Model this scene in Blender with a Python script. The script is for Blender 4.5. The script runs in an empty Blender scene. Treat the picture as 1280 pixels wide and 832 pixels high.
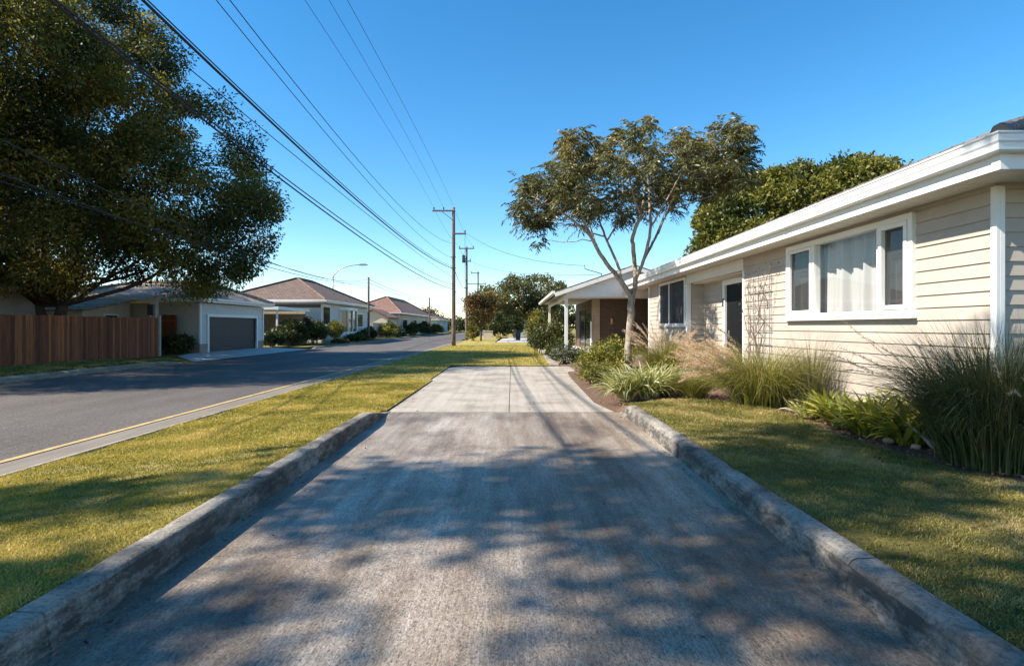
import bpy, math
import numpy as np
from mathutils import Matrix, noise as mnoise

SC = bpy.context.scene
COL = SC.collection
RNG = np.random.default_rng(11)
EYE = 1.5            # eye height of the photographer
FPX = 711.0          # focal length in photograph pixels (20 mm lens)


def at(px, py, Y):
    """measured photograph pixel + distance -> point in metres"""
    return np.array([(px - 640) * Y / FPX, Y, EYE - (py - 408) * Y / FPX])


# ------------------------------------------------------------------ objects
def link(o, parent=None):
    COL.objects.link(o)
    if parent is not None:
        o.parent = parent
        o.matrix_parent_inverse = Matrix.Translation(-root_of(parent))
    return o


def root_of(p):
    from mathutils import Vector
    v = Vector((0, 0, 0))
    while p is not None:
        if p.type == 'EMPTY':
            v = p.location.copy()
        p = p.parent
    return v


def tag(o, label, cat, group=None):
    o['label'] = label
    o['category'] = cat
    if group:
        o['group'] = group
    return o


def thing(name, label, cat, loc=(0, 0, 0), group=None):
    o = bpy.data.objects.new(name, None)
    o.empty_display_size = 0.3
    COL.objects.link(o)
    o.location = loc
    return tag(o, label, cat, group)


def add_mesh(name, me, mat, parent):
    o = bpy.data.objects.new(name, me)
    if mat is not None:
        me.materials.append(mat)
    COL.objects.link(o)
    if parent is not None:
        o.parent = parent
        if parent.type == 'EMPTY':
            o.matrix_parent_inverse = Matrix.Translation(-parent.location)
    return o


def np_mesh(name, V, Fc, mat, parent=None, tint=None, smooth=False):
    V = np.ascontiguousarray(V, dtype=np.float32).reshape(-1, 3)
    Fc = np.ascontiguousarray(Fc, dtype=np.int32)
    k = Fc.shape[1]
    me = bpy.data.meshes.new(name)
    me.vertices.add(len(V))
    me.vertices.foreach_set('co', V.ravel())
    me.loops.add(Fc.size)
    me.loops.foreach_set('vertex_index', Fc.ravel())
    me.polygons.add(len(Fc))
    me.polygons.foreach_set('loop_start', np.arange(0, Fc.size, k, dtype=np.int32))
    me.polygons.foreach_set('loop_total', np.full(len(Fc), k, dtype=np.int32))
    if tint is not None:
        a = me.attributes.new('tint', 'FLOAT', 'POINT')
        a.data.foreach_set('value', np.ascontiguousarray(tint, dtype=np.float32))
    me.update(calc_edges=True)
    if smooth:
        me.polygons.foreach_set('use_smooth', np.ones(len(Fc), dtype=bool))
    return add_mesh(name, me, mat, parent)


class Geo:
    """collects boxes, prisms, tubes; build() links them as ONE mesh object"""

    def __init__(s):
        s.v, s.f, s.t = [], [], []
        s.tint = 0.5

    def add(s, vs, fs):
        n = len(s.v)
        s.v += [tuple(map(float, v)) for v in vs]
        s.t += [s.tint] * len(vs)
        s.f += [tuple(i + n for i in f) for f in fs]
        return s

    def box(s, x0, x1, y0, y1, z0, z1):
        x0, x1 = min(x0, x1), max(x0, x1)
        y0, y1 = min(y0, y1), max(y0, y1)
        return s.add([(x0, y0, z0), (x1, y0, z0), (x1, y1, z0), (x0, y1, z0),
                      (x0, y0, z1), (x1, y0, z1), (x1, y1, z1), (x0, y1, z1)],
                     [(0, 3, 2, 1), (4, 5, 6, 7), (0, 1, 5, 4), (1, 2, 6, 5), (2, 3, 7, 6), (3, 0, 4, 7)])

    def prism(s, pts, axis, a, b):
        """pts: 2d polygon; extruded along axis from a to b"""
        def p3(p, t):
            return {'x': (t, p[0], p[1]), 'y': (p[0], t, p[1]), 'z': (p[0], p[1], t)}[axis]
        n = len(pts)
        vs = [p3(p, a) for p in pts] + [p3(p, b) for p in pts]
        fs = [tuple(range(n))[::-1], tuple(range(n, 2 * n))]
        fs += [(i, (i + 1) % n, n + (i + 1) % n, n + i) for i in range(n)]
        return s.add(vs, fs)

    def poly(s, pts):
        return s.add(pts, [tuple(range(len(pts)))])

    def tube(s, pts, radii, sides=8, cap=True):
        pts = np.asarray(pts, float)
        n = len(pts)
        if np.isscalar(radii):
            radii = [radii] * n
        vs, fs = [], []
        tan = np.gradient(pts, axis=0)
        tan /= np.linalg.norm(tan, axis=1)[:, None] + 1e-9
        up = np.array([0, 0, 1.0]) if abs(tan[0][2]) < .9 else np.array([1.0, 0, 0])
        u = np.cross(tan[0], up)
        u /= np.linalg.norm(u)
        for i in range(n):
            u = u - tan[i] * np.dot(u, tan[i])
            u /= np.linalg.norm(u) + 1e-9
            w = np.cross(tan[i], u)
            for k in range(sides):
                a = 2 * math.pi * k / sides
                vs.append(pts[i] + radii[i] * (math.cos(a) * u + math.sin(a) * w))
        for i in range(n - 1):
            for k in range(sides):
                k2 = (k + 1) % sides
                fs.append((i * sides + k, i * sides + k2, (i + 1) * sides + k2, (i + 1) * sides + k))
        if cap:
            fs.append(tuple(range(sides))[::-1])
            fs.append(tuple(range((n - 1) * sides, n * sides)))
        return s.add(vs, fs)

    def build(s, name, mat, parent=None, smooth=False, bevel=0.0, fix=True):
        import bmesh
        me = bpy.data.meshes.new(name)
        me.from_pydata(s.v, [], s.f)
        a = me.attributes.new('tint', 'FLOAT', 'POINT')
        a.data.foreach_set('value', np.array(s.t, dtype=np.float32))
        if fix:
            bm = bmesh.new()
            bm.from_mesh(me)
            bmesh.ops.recalc_face_normals(bm, faces=bm.faces)
            bm.to_mesh(me)
            bm.free()
        me.update()
        if smooth:
            me.polygons.foreach_set('use_smooth', np.ones(len(me.polygons), dtype=bool))
        o = add_mesh(name, me, mat, parent)
        if bevel:
            m = o.modifiers.new('bevel', 'BEVEL')
            m.width = bevel
            m.segments = 2
            m.limit_method = 'ANGLE'
            m.angle_limit = math.radians(50)
        return o


# ---------------------------------------------------------------- materials
def nodes_of(name):
    m = bpy.data.materials.new(name)
    m.use_nodes = True
    nt = m.node_tree
    return m, nt, nt.nodes['Principled BSDF']


def N(nt, kind, **kw):
    n = nt.nodes.new(kind)
    for k, v in kw.items():
        if k.startswith('_'):
            setattr(n, k[1:], v)
        else:
            n.inputs[k.replace('__', ' ')].default_value = v
    return n


def L(nt, a, b):
    nt.links.new(a, b)


def pos(nt, scale=(1, 1, 1), loc=(0, 0, 0)):
    g = N(nt, 'ShaderNodeNewGeometry')
    m = N(nt, 'ShaderNodeMapping')
    m.inputs['Scale'].default_value = scale
    m.inputs['Location'].default_value = loc
    L(nt, g.outputs['Position'], m.inputs['Vector'])
    return m.outputs['Vector']


def noise(nt, vec, scale, detail=4, rough=.55):
    n = N(nt, 'ShaderNodeTexNoise', Scale=scale, Detail=detail, Roughness=rough)
    L(nt, vec, n.inputs['Vector'])
    return n.outputs['Fac']


def ramp(nt, fac, stops, interp='LINEAR'):
    r = N(nt, 'ShaderNodeValToRGB')
    cr = r.color_ramp
    cr.interpolation = interp
    while len(cr.elements) > len(stops):
        cr.elements.remove(cr.elements[-1])
    while len(cr.elements) < len(stops):
        cr.elements.new(0.5)
    for e, (p, c) in zip(cr.elements, stops):
        e.position = p
        e.color = (c, c, c, 1) if np.isscalar(c) else (*c, 1)
    L(nt, fac, r.inputs['Fac'])
    return r.outputs['Color']


def mix(nt, fac, a, b, blend='MIX'):
    m = N(nt, 'ShaderNodeMix', _data_type='RGBA', _blend_type=blend)
    for sock, v in ((m.inputs[0], fac), (m.inputs[6], a), (m.inputs[7], b)):
        if hasattr(v, 'links'):
            L(nt, v, sock)
        elif np.isscalar(v):
            sock.default_value = v if sock.type == 'VALUE' else (v, v, v, 1)
        else:
            sock.default_value = (*v, 1)
    return m.outputs[2]


def bump(nt, b, h, strength=.3, dist=.01):
    n = N(nt, 'ShaderNodeBump', Strength=strength, Distance=dist)
    L(nt, h, n.inputs['Height'])
    L(nt, n.outputs['Normal'], b.inputs['Normal'])


def plain(name, col, rough=.6, var=.12, scale=6., spec=.4, bumps=0., bscale=60., grime=None, metal=0.):
    m, nt, b = nodes_of(name)
    v = pos(nt)
    f = noise(nt, v, scale, 5)
    c = np.array(col)
    out = ramp(nt, f, [(.3, c * (1 - var)), (.7, c * (1 + var))])
    if grime is not None:
        g = ramp(nt, noise(nt, v, scale * .35, 6, .65), [(.52, 0.), (.75, 1.)])
        out = mix(nt, g, out, grime)
    L(nt, out, b.inputs['Base Color'])
    b.inputs['Roughness'].default_value = rough
    b.inputs['Specular IOR Level'].default_value = spec
    b.inputs['Metallic'].default_value = metal
    if bumps:
        bump(nt, b, noise(nt, v, bscale, 4), bumps, .01)
    return m


def leafy(name, cols, rough=.5, trans=.3, spec=.4):
    """foliage: colour of each leaf from its own 'tint'"""
    m, nt, b = nodes_of(name)
    a = N(nt, 'ShaderNodeAttribute', _attribute_name='tint')
    k = len(cols)
    col = ramp(nt, a.outputs['Fac'], [(i / (k - 1), c) for i, c in enumerate(cols)])
    L(nt, col, b.inputs['Base Color'])
    b.inputs['Roughness'].default_value = rough
    b.inputs['Specular IOR Level'].default_value = spec
    if trans:
        t = N(nt, 'ShaderNodeBsdfTranslucent')
        tc = mix(nt, 1.0, col, (1.25, 1.15, .55), 'MULTIPLY')
        L(nt, tc, t.inputs['Color'])
        s = N(nt, 'ShaderNodeMixShader')
        s.inputs[0].default_value = trans
        L(nt, b.outputs[0], s.inputs[1])
        L(nt, t.outputs[0], s.inputs[2])
        L(nt, s.outputs[0], nt.nodes['Material Output'].inputs['Surface'])
    return m


MT = {}


def materials():
    MT['siding'] = plain('beige_siding', (.44, .378, .318), .55, .08, 2., .35, .12, 45., None)
    MT['siding_grey'] = plain('grey_siding', (.42, .38, .33), .6, .06, 3., .3, .12, 45.)
    MT['siding_pale'] = plain('pale_siding', (.58, .57, .54), .6, .06, 3., .3, .1, 45.)
    MT['render_beige'] = plain('beige_render', (.55, .46, .35), .8, .08, 2., .2, .2, 40.)
    MT['white'] = plain('white_paint', (.78, .77, .74), .4, .03, 4., .45, .03, 60.)
    MT['soffit'] = plain('soffit_paint', (.70, .67, .62), .6, .04, 3., .3)
    MT['gutter'] = plain('white_gutter_metal', (.76, .76, .75), .28, .04, 2., .5)
    MT['dark_metal'] = plain('dark_metal', (.03, .03, .032), .45, .2, 8., .5)
    MT['garage_door'] = plain('charcoal_door_paint', (.011, .016, .027), .45, .1, 3., .35)
    MT['grey_metal'] = plain('galvanised_metal', (.33, .34, .35), .4, .1, 5., .5, metal=.6)
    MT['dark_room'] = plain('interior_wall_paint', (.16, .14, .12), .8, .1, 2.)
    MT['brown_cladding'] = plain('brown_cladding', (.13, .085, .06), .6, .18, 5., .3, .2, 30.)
    MT['door_mesh'] = plain('black_door_mesh', (.010, .010, .011), .5, .2, 6., .06)
    MT['edging'] = plain('worn_edging_concrete', (.30, .265, .22), .8, .25, 5., .2, .3, 50., (.14, .12, .09))
    MT['rust'] = plain('rusty_wire', (.16, .07, .03), .7, .3, 20.)
    MT['stone'] = plain('pale_stone', (.42, .38, .33), .8, .15, 6., .2, .4, 25.)
    MT['rock'] = plain('garden_rock', (.36, .27, .19), .8, .2, 9., .2, .5, 25.)
    MT['bark_dark'] = plain('dark_bark', (.075, .055, .042), .85, .3, 7., .2, .8, 22.)
    MT['pole_wood'] = plain('weathered_pole_wood', (.16, .115, .09), .8, .25, 3., .2, .5, 25.)
    MT['cable'] = plain('black_cable', (.012, .012, .014), .6, .1, 4., .3)
    MT['concrete_plain'] = plain('pale_concrete', (.50, .47, .43), .75, .12, 1.2, .3, .25, 60.)
    MT['yellow_paint'] = plain('worn_yellow_paint', (.46, .34, .15), .7, .2, 8., .3, .3, 70., (.22, .18, .13))
    MT['stem'] = plain('green_brown_stem', (.10, .085, .045), .7, .2, 10.)
    MT['blue_house'] = plain('pale_blue_paint', (.36, .44, .48), .7, .08, 2.)
    MT['plaster_pink'] = plain('pinkish_brick_base', (.34, .24, .19), .8, .15, 7., .2, .3, 30.)

    # light street-tree bark: pale grey tan with blotches
    m, nt, b = nodes_of('pale_bark')
    v = pos(nt, (1, 1, .45))
    c = ramp(nt, noise(nt, v, 9, 5, .65), [(.3, (.16, .12, .09)), (.55, (.34, .28, .21)), (.75, (.46, .41, .34))])
    L(nt, c, b.inputs['Base Color'])
    b.inputs['Roughness'].default_value = .8
    bump(nt, b, noise(nt, v, 30, 5), .5, .02)
    MT['bark_pale'] = m

    # brick wall
    for key, c1, c2, mo in (('brick', (.13, .08, .055), (.10, .06, .042), (.15, .12, .10)),
                            ('brick_pale', (.42, .31, .23), (.36, .26, .19), (.42, .37, .31))):
        m, nt, b = nodes_of(key + '_wall')
        g = N(nt, 'ShaderNodeNewGeometry')
        sx = N(nt, 'ShaderNodeSeparateXYZ')
        L(nt, g.outputs['Position'], sx.inputs[0])
        ad = N(nt, 'ShaderNodeMath', _operation='ADD')
        L(nt, sx.outputs['X'], ad.inputs[0])
        L(nt, sx.outputs['Y'], ad.inputs[1])
        cx = N(nt, 'ShaderNodeCombineXYZ')
        L(nt, ad.outputs[0], cx.inputs['X'])
        L(nt, sx.outputs['Z'], cx.inputs['Y'])
        br = N(nt, 'ShaderNodeTexBrick', Scale=1.0)
        br.inputs['Brick Width'].default_value = .24
        br.inputs['Row Height'].default_value = .086
        br.inputs['Mortar Size'].default_value = .008
        br.inputs['Color1'].default_value = (*c1, 1)
        br.inputs['Color2'].default_value = (*c2, 1)
        br.inputs['Mortar'].default_value = (*mo, 1)
        L(nt, cx.outputs[0], br.inputs['Vector'])
        cc = mix(nt, .35, br.outputs['Color'], ramp(nt, noise(nt, pos(nt), 7), [(.3, .7), (.7, 1.2)]), 'MULTIPLY')
        L(nt, cc, b.inputs['Base Color'])
        b.inputs['Roughness'].default_value = .85
        MT[key] = m

    # tiled roofs
    for key, ca, cb, cd in (('roof_brown', (.125, .078, .054), (.185, .122, .088), (.06, .04, .03)),
                            ('roof_red', (.20, .095, .06), (.27, .145, .10), (.10, .055, .04)),
                            ('roof_tan', (.34, .245, .175), (.44, .34, .26), (.20, .14, .10)),
                            ('roof_grey', (.10, .085, .08), (.17, .14, .13), (.05, .045, .04))):
        m, nt, b = nodes_of(key + '_tiles')
        g = N(nt, 'ShaderNodeNewGeometry')
        sx = N(nt, 'ShaderNodeSeparateXYZ')
        L(nt, g.outputs['Position'], sx.inputs[0])
        ad = N(nt, 'ShaderNodeMath', _operation='ADD')
        L(nt, sx.outputs['X'], ad.inputs[0])
        L(nt, sx.outputs['Y'], ad.inputs[1])
        cx = N(nt, 'ShaderNodeCombineXYZ')
        L(nt, ad.outputs[0], cx.inputs['X'])
        L(nt, sx.outputs['Z'], cx.inputs['Y'])
        br = N(nt, 'ShaderNodeTexBrick', Scale=1.0)
        br.inputs['Brick Width'].default_value = .32
        br.inputs['Row Height'].default_value = .15
        br.inputs['Mortar Size'].default_value = .018
        br.inputs['Mortar Smooth'].default_value = .6
        br.inputs['Color1'].default_value = (*ca, 1)
        br.inputs['Color2'].default_value = (*cb, 1)
        br.inputs['Mortar'].default_value = (*cd, 1)
        L(nt, cx.outputs[0], br.inputs['Vector'])
        cc = mix(nt, .6, br.outputs['Color'], ramp(nt, noise(nt, pos(nt), 2.2, 6, .7), [(.3, .6), (.7, 1.35)]), 'MULTIPLY')
        L(nt, cc, b.inputs['Base Color'])
        b.inputs['Roughness'].default_value = .8
        inv = N(nt, 'ShaderNodeMath', _operation='SUBTRACT')
        inv.inputs[0].default_value = 1
        L(nt, br.outputs['Fac'], inv.inputs[1])
        bump(nt, b, inv.outputs[0], .8, .03)
        MT[key] = m

    # brushed, stained driveway concrete: streaks run along the drive
    m, nt, b = nodes_of('stained_driveway_concrete')
    streak = noise(nt, pos(nt, (7, .7, 1)), .55, 7, .68)
    hair1 = noise(nt, pos(nt, (115, 12, 1)), 1.0, 3, .65)
    hair2 = noise(nt, pos(nt, (62, 1.3, 1)), 1.0, 3, .55)
    blot = noise(nt, pos(nt, (1.0, .6, 1)), .75, 8, .66)
    grain = noise(nt, pos(nt), 210, 2, .6)
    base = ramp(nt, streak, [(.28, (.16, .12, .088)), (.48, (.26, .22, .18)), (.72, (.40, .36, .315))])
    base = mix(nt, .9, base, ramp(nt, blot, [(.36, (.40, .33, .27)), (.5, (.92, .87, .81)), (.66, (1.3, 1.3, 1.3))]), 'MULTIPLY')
    gx = N(nt, 'ShaderNodeNewGeometry')
    sx = N(nt, 'ShaderNodeSeparateXYZ')
    L(nt, gx.outputs['Position'], sx.inputs[0])
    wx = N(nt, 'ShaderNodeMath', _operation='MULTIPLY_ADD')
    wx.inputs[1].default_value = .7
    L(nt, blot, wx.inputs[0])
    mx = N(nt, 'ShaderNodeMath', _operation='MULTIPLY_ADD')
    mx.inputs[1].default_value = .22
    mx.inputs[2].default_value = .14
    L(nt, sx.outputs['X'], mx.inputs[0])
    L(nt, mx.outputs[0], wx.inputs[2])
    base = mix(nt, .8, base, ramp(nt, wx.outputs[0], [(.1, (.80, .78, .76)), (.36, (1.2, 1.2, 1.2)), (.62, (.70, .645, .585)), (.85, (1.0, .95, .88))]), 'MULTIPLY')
    base = mix(nt, .24, base, ramp(nt, hair2, [(.36, .55), (.48, 1.0), (.64, 1.25)]), 'MULTIPLY')
    base = mix(nt, .5, base, ramp(nt, hair1, [(.34, .42), (.48, 1.0), (.64, 1.35)]), 'MULTIPLY')
    gv = N(nt, 'ShaderNodeTexVoronoi', Scale=85.)
    L(nt, pos(nt, (1.5, .8, 1)), gv.inputs['Vector'])
    gs = N(nt, 'ShaderNodeSeparateColor')
    L(nt, gv.outputs['Color'], gs.inputs[0])
    base = mix(nt, .75, base, ramp(nt, gs.outputs[0], [(0., .35), (.25, .85), (.6, 1.), (1., 1.5)]), 'MULTIPLY')
    pit = N(nt, 'ShaderNodeTexVoronoi', Scale=26.)
    L(nt, pos(nt), pit.inputs['Vector'])
    base = mix(nt, ramp(nt, pit.outputs['Distance'], [(.07, .7), (.13, 0.)]), base, (.07, .06, .05))
    vo = N(nt, 'ShaderNodeTexVoronoi', Scale=3.2)
    L(nt, pos(nt), vo.inputs['Vector'])
    base = mix(nt, ramp(nt, vo.outputs['Distance'], [(.022, .75), (.05, 0.)]), base, (.06, .05, .042))
    L(nt, base, b.inputs['Base Color'])
    L(nt, ramp(nt, streak, [(.3, .66), (.7, .44)]), b.inputs['Roughness'])
    b.inputs['Specular IOR Level'].default_value = .5
    hh = N(nt, 'ShaderNodeMath', _operation='ADD')
    L(nt, hair1, hh.inputs[0])
    L(nt, gs.outputs[0], hh.inputs[1])
    bump(nt, b, hh.outputs[0], .35, .004)
    MT['drive'] = m

    # newer pale slab
    m, nt, b = nodes_of('pale_apron_concrete')
    v = pos(nt)
    c = ramp(nt, noise(nt, v, 1.1, 6, .6), [(.3, (.25, .21, .165)), (.52, (.375, .325, .265)), (.75, (.44, .39, .325))])
    c = mix(nt, .5, c, ramp(nt, noise(nt, pos(nt, (12, .5, 1)), .6, 6, .7), [(.34, .6), (.56, 1.08)]), 'MULTIPLY')
    c = mix(nt, .6, c, ramp(nt, noise(nt, v, 110, 3), [(.3, .82), (.7, 1.12)]), 'MULTIPLY')
    L(nt, c, b.inputs['Base Color'])
    b.inputs['Roughness'].default_value = .7
    bump(nt, b, noise(nt, v, 90, 4), .2, .005)
    MT['apron'] = m

    # weathered kerb: pale with black lichen, rough
    for key, dark, mid, lite, th in (('kerb', (.06, .052, .044), (.25, .22, .185), (.42, .38, .325), .47),
                                     ('kerb_tan', (.17, .11, .065), (.33, .23, .15), (.44, .33, .23), .40)):
        m, nt, b = nodes_of(key + '_concrete')
        v = pos(nt)
        big = noise(nt, pos(nt, (1, .7, 1.6)), 2.0, 7, .72)
        fine = noise(nt, v, 38, 6, .75)
        c = ramp(nt, big, [(th - .12, dark), (th + .04, mid), (th + .22, lite)])
        c = mix(nt, .85, c, ramp(nt, fine, [(.36, .38), (.5, .95), (.68, 1.25)]), 'MULTIPLY')
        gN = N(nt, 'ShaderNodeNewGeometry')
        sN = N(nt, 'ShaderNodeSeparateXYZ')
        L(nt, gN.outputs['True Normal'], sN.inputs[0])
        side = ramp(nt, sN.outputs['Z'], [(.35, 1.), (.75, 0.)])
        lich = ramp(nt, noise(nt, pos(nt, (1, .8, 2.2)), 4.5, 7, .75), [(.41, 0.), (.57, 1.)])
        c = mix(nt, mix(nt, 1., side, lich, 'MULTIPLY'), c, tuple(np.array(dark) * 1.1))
        L(nt, c, b.inputs['Base Color'])
        b.inputs['Roughness'].default_value = .85
        ah = N(nt, 'ShaderNodeMath', _operation='ADD')
        L(nt, fine, ah.inputs[0])
        L(nt, noise(nt, v, 9, 5, .7), ah.inputs[1])
        bump(nt, b, ah.outputs[0], .7, .02)
        MT[key] = m

    # asphalt
    m, nt, b = nodes_of('worn_asphalt')
    v = pos(nt)
    c = ramp(nt, noise(nt, pos(nt, (1.2, .25, 1)), .7, 6, .6), [(.3, (.075, .065, .058)), (.7, (.125, .108, .096))])
    vo = N(nt, 'ShaderNodeTexVoronoi', Scale=75.)
    L(nt, v, vo.inputs['Vector'])
    sp = N(nt, 'ShaderNodeSeparateColor')
    L(nt, vo.outputs['Color'], sp.inputs[0])
    c = mix(nt, .8, c, ramp(nt, sp.outputs[0], [(0., .45), (.5, .95), (1., 1.75)]), 'MULTIPLY')
    L(nt, c, b.inputs['Base Color'])
    b.inputs['Roughness'].default_value = .8
    b.inputs['Specular IOR Level'].default_value = .35
    bump(nt, b, vo.outputs['Distance'], .5, .01)
    MT['road'] = m

    # gutter strip beside the verge
    m, nt, b = nodes_of('gutter_strip_concrete')
    c = ramp(nt, noise(nt, pos(nt, (3, .4, 1)), 1.4, 6, .65), [(.3, (.125, .105, .085)), (.7, (.225, .19, .155))])
    c = mix(nt, .6, c, ramp(nt, noise(nt, v if False else pos(nt), 60, 4), [(.3, .7), (.7, 1.25)]), 'MULTIPLY')
    L(nt, c, b.inputs['Base Color'])
    b.inputs['Roughness'].default_value = .85
    MT['strip'] = m

    # lawn soil with dry and green patches
    for key, cs in (('turf', ((.20, .165, .045), (.36, .29, .08), (.48, .375, .15))),
                    ('turf_green', ((.12, .112, .036), (.23, .19, .06), (.36, .275, .13)))):
        m, nt, b = nodes_of(key)
        v = pos(nt)
        c = ramp(nt, noise(nt, v, 1.1, 6, .65), [(.32, cs[0]), (.5, cs[1]), (.68, cs[2])])
        c = mix(nt, .8, c, ramp(nt, noise(nt, v, 45, 5, .75), [(.3, .45), (.5, .95), (.7, 1.4)]), 'MULTIPLY')
        L(nt, c, b.inputs['Base Color'])
        b.inputs['Roughness'].default_value = .95
        b.inputs['Specular IOR Level'].default_value = .1
        bump(nt, b, noise(nt, v, 55, 5, .75), 1., .04)
        MT[key] = m

    # mulch
    m, nt, b = nodes_of('mulch')
    v = pos(nt)
    c = ramp(nt, noise(nt, v, 40, 5, .75), [(.3, (.05, .028, .017)), (.5, (.15, .085, .055)), (.7, (.28, .18, .12))])
    L(nt, c, b.inputs['Base Color'])
    b.inputs['Roughness'].default_value = .95
    bump(nt, b, noise(nt, v, 40, 5, .75), 1., .03)
    MT['mulch'] = m
    MT['chip'] = leafy('bark_chips', [(.07, .04, .025), (.20, .12, .075), (.33, .22, .15)], .9, 0)

    # stained fence boards: per-board tint
    m, nt, b = nodes_of('stained_fence_timber')
    a = N(nt, 'ShaderNodeAttribute', _attribute_name='tint')
    col = ramp(nt, a.outputs['Fac'], [(0, (.10, .024, .006)), (.5, (.23, .058, .014)), (1, (.40, .12, .030))])
    gr = noise(nt, pos(nt, (14, 14, 1.1)), 1.3, 6, .7)
    col = mix(nt, .85, col, ramp(nt, gr, [(.3, .35), (.5, 1.0), (.72, 1.5)]), 'MULTIPLY')
    L(nt, col, b.inputs['Base Color'])
    b.inputs['Roughness'].default_value = .75
    bump(nt, b, gr, .3, .01)
    MT['fence'] = m

    # glass: dark reflective pane that lets the room show through
    m, nt, b = nodes_of('window_glass')
    tr = N(nt, 'ShaderNodeBsdfTransparent')
    tr.inputs[0].default_value = (.93, .94, .94, 1)
    gl = N(nt, 'ShaderNodeBsdfGlossy', Roughness=.02)
    lw = N(nt, 'ShaderNodeLayerWeight', Blend=.5)
    pw = N(nt, 'ShaderNodeMath', _operation='POWER')
    pw.inputs[1].default_value = 5
    L(nt, lw.outputs['Facing'], pw.inputs[0])
    fm = N(nt, 'ShaderNodeMath', _operation='MULTIPLY_ADD')
    fm.inputs[1].default_value = .9
    fm.inputs[2].default_value = .05
    L(nt, pw.outputs[0], fm.inputs[0])
    s = N(nt, 'ShaderNodeMixShader')
    L(nt, fm.outputs[0], s.inputs[0])
    L(nt, tr.outputs[0], s.inputs[1])
    L(nt, gl.outputs[0], s.inputs[2])
    L(nt, s.outputs[0], nt.nodes['Material Output'].inputs['Surface'])
    MT['glass'] = m
    # far window glass: opaque dark gloss (rooms too far to see into)
    m, nt, b = nodes_of('dark_glass')
    b.inputs['Base Color'].default_value = (.025, .03, .035, 1)
    b.inputs['Roughness'].default_value = .06
    b.inputs['Specular IOR Level'].default_value = .7
    MT['dark_glass'] = m
    # fly screen
    m, nt, b = nodes_of('fly_screen')
    b.inputs['Base Color'].default_value = (.05, .05, .052, 1)
    b.inputs['Roughness'].default_value = .7
    tr = N(nt, 'ShaderNodeBsdfTransparent')
    s = N(nt, 'ShaderNodeMixShader')
    s.inputs[0].default_value = .55
    L(nt, tr.outputs[0], s.inputs[1])
    L(nt, b.outputs[0], s.inputs[2])
    L(nt, s.outputs[0], nt.nodes['Material Output'].inputs['Surface'])
    MT['screen'] = m
    # sheer curtain
    m, nt, b = nodes_of('sheer_curtain')
    b.inputs['Base Color'].default_value = (.58, .575, .565, 1)
    b.inputs['Roughness'].default_value = .9
    t = N(nt, 'ShaderNodeBsdfTranslucent')
    t.inputs[0].default_value = (.4, .4, .39, 1)
    s = N(nt, 'ShaderNodeMixShader')
    s.inputs[0].default_value = .3
    L(nt, b.outputs[0], s.inputs[1])
    L(nt, t.outputs[0], s.inputs[2])
    L(nt, s.outputs[0], nt.nodes['Material Output'].inputs['Surface'])
    MT['curtain'] = m
    m, nt, b = nodes_of('lamp_amber_glass')
    b.inputs['Base Color'].default_value = (.55, .30, .12, 1)
    b.inputs['Roughness'].default_value = .3
    MT['amber'] = m

    # foliage
    MT['leaf_big'] = leafy('dark_evergreen_leaves', [(.024, .034, .011), (.058, .07, .019), (.125, .125, .030), (.27, .215, .045)], .5, .5, .3)
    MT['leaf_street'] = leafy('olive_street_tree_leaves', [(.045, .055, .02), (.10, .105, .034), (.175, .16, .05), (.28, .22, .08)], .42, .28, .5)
    MT['leaf_bright'] = leafy('bright_green_leaves', [(.06, .075, .012), (.13, .14, .022), (.23, .215, .035), (.33, .28, .06)], .45, .32, .4)
    MT['leaf_garden'] = leafy('glossy_garden_tree_leaves', [(.045, .06, .012), (.095, .112, .02), (.165, .165, .03), (.25, .225, .045)], .45, .3, .4)
    MT['leaf_hedge'] = leafy('hedge_leaves', [(.024, .034, .010), (.055, .068, .018), (.10, .11, .028)], .45, .25, .4)
    MT['leaf_yellow'] = leafy('yellow_green_leaves', [(.07, .08, .016), (.15, .15, .03), (.26, .22, .05)], .5, .32, .3)
    MT['leaf_rust'] = leafy('rusty_leaves', [(.06, .055, .018), (.13, .075, .025), (.20, .10, .035)], .5, .3, .3)
    MT['leaf_grey'] = leafy('grey_green_leaves', [(.06, .075, .045), (.12, .14, .085), (.20, .215, .14)], .55, .25, .3)
    MT['grass_dark'] = leafy('dark_fountain_grass', [(.028, .042, .016), (.060, .078, .027), (.115, .125, .045), (.24, .19, .09)], .45, .28, .4)
    MT['grass_lime'] = leafy('lime_fountain_grass', [(.06, .075, .016), (.15, .165, .035), (.27, .26, .06), (.42, .34, .15)], .45, .3, .4)
    MT['broadleaf'] = leafy('broad_lily_leaves', [(.09, .115, .014), (.19, .215, .026), (.33, .32, .045), (.42, .38, .08)], .38, .32, .45)
    MT['variegated'] = leafy('variegated_strap_leaves', [(.10, .14, .025), (.22, .24, .06), (.46, .44, .20), (.62, .58, .38)], .42, .28, .4)
    MT['agave'] = leafy('silver_leaves', [(.20, .22, .19), (.38, .39, .36), (.52, .50, .46)], .6, .1, .3)
    MT['plume'] = leafy('dry_seed_plumes', [(.46, .33, .25), (.64, .49, .38), (.80, .68, .56)], .8, .4, .1)
    MT['lawn_blade'] = leafy('lawn_blades', [(.14, .14, .026), (.30, .265, .05), (.47, .38, .09), (.60, .47, .20)], .55, .3, .2)
    MT['lawn_blade_green'] = leafy('greener_lawn_blades', [(.09, .10, .025), (.19, .18, .046), (.34, .275, .085), (.52, .40, .20)], .55, .3, .2)


# ------------------------------------------------------------------ foliage
def unit(a):
    return a / (np.linalg.norm(a, axis=-1, keepdims=True) + 1e-9)


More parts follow.
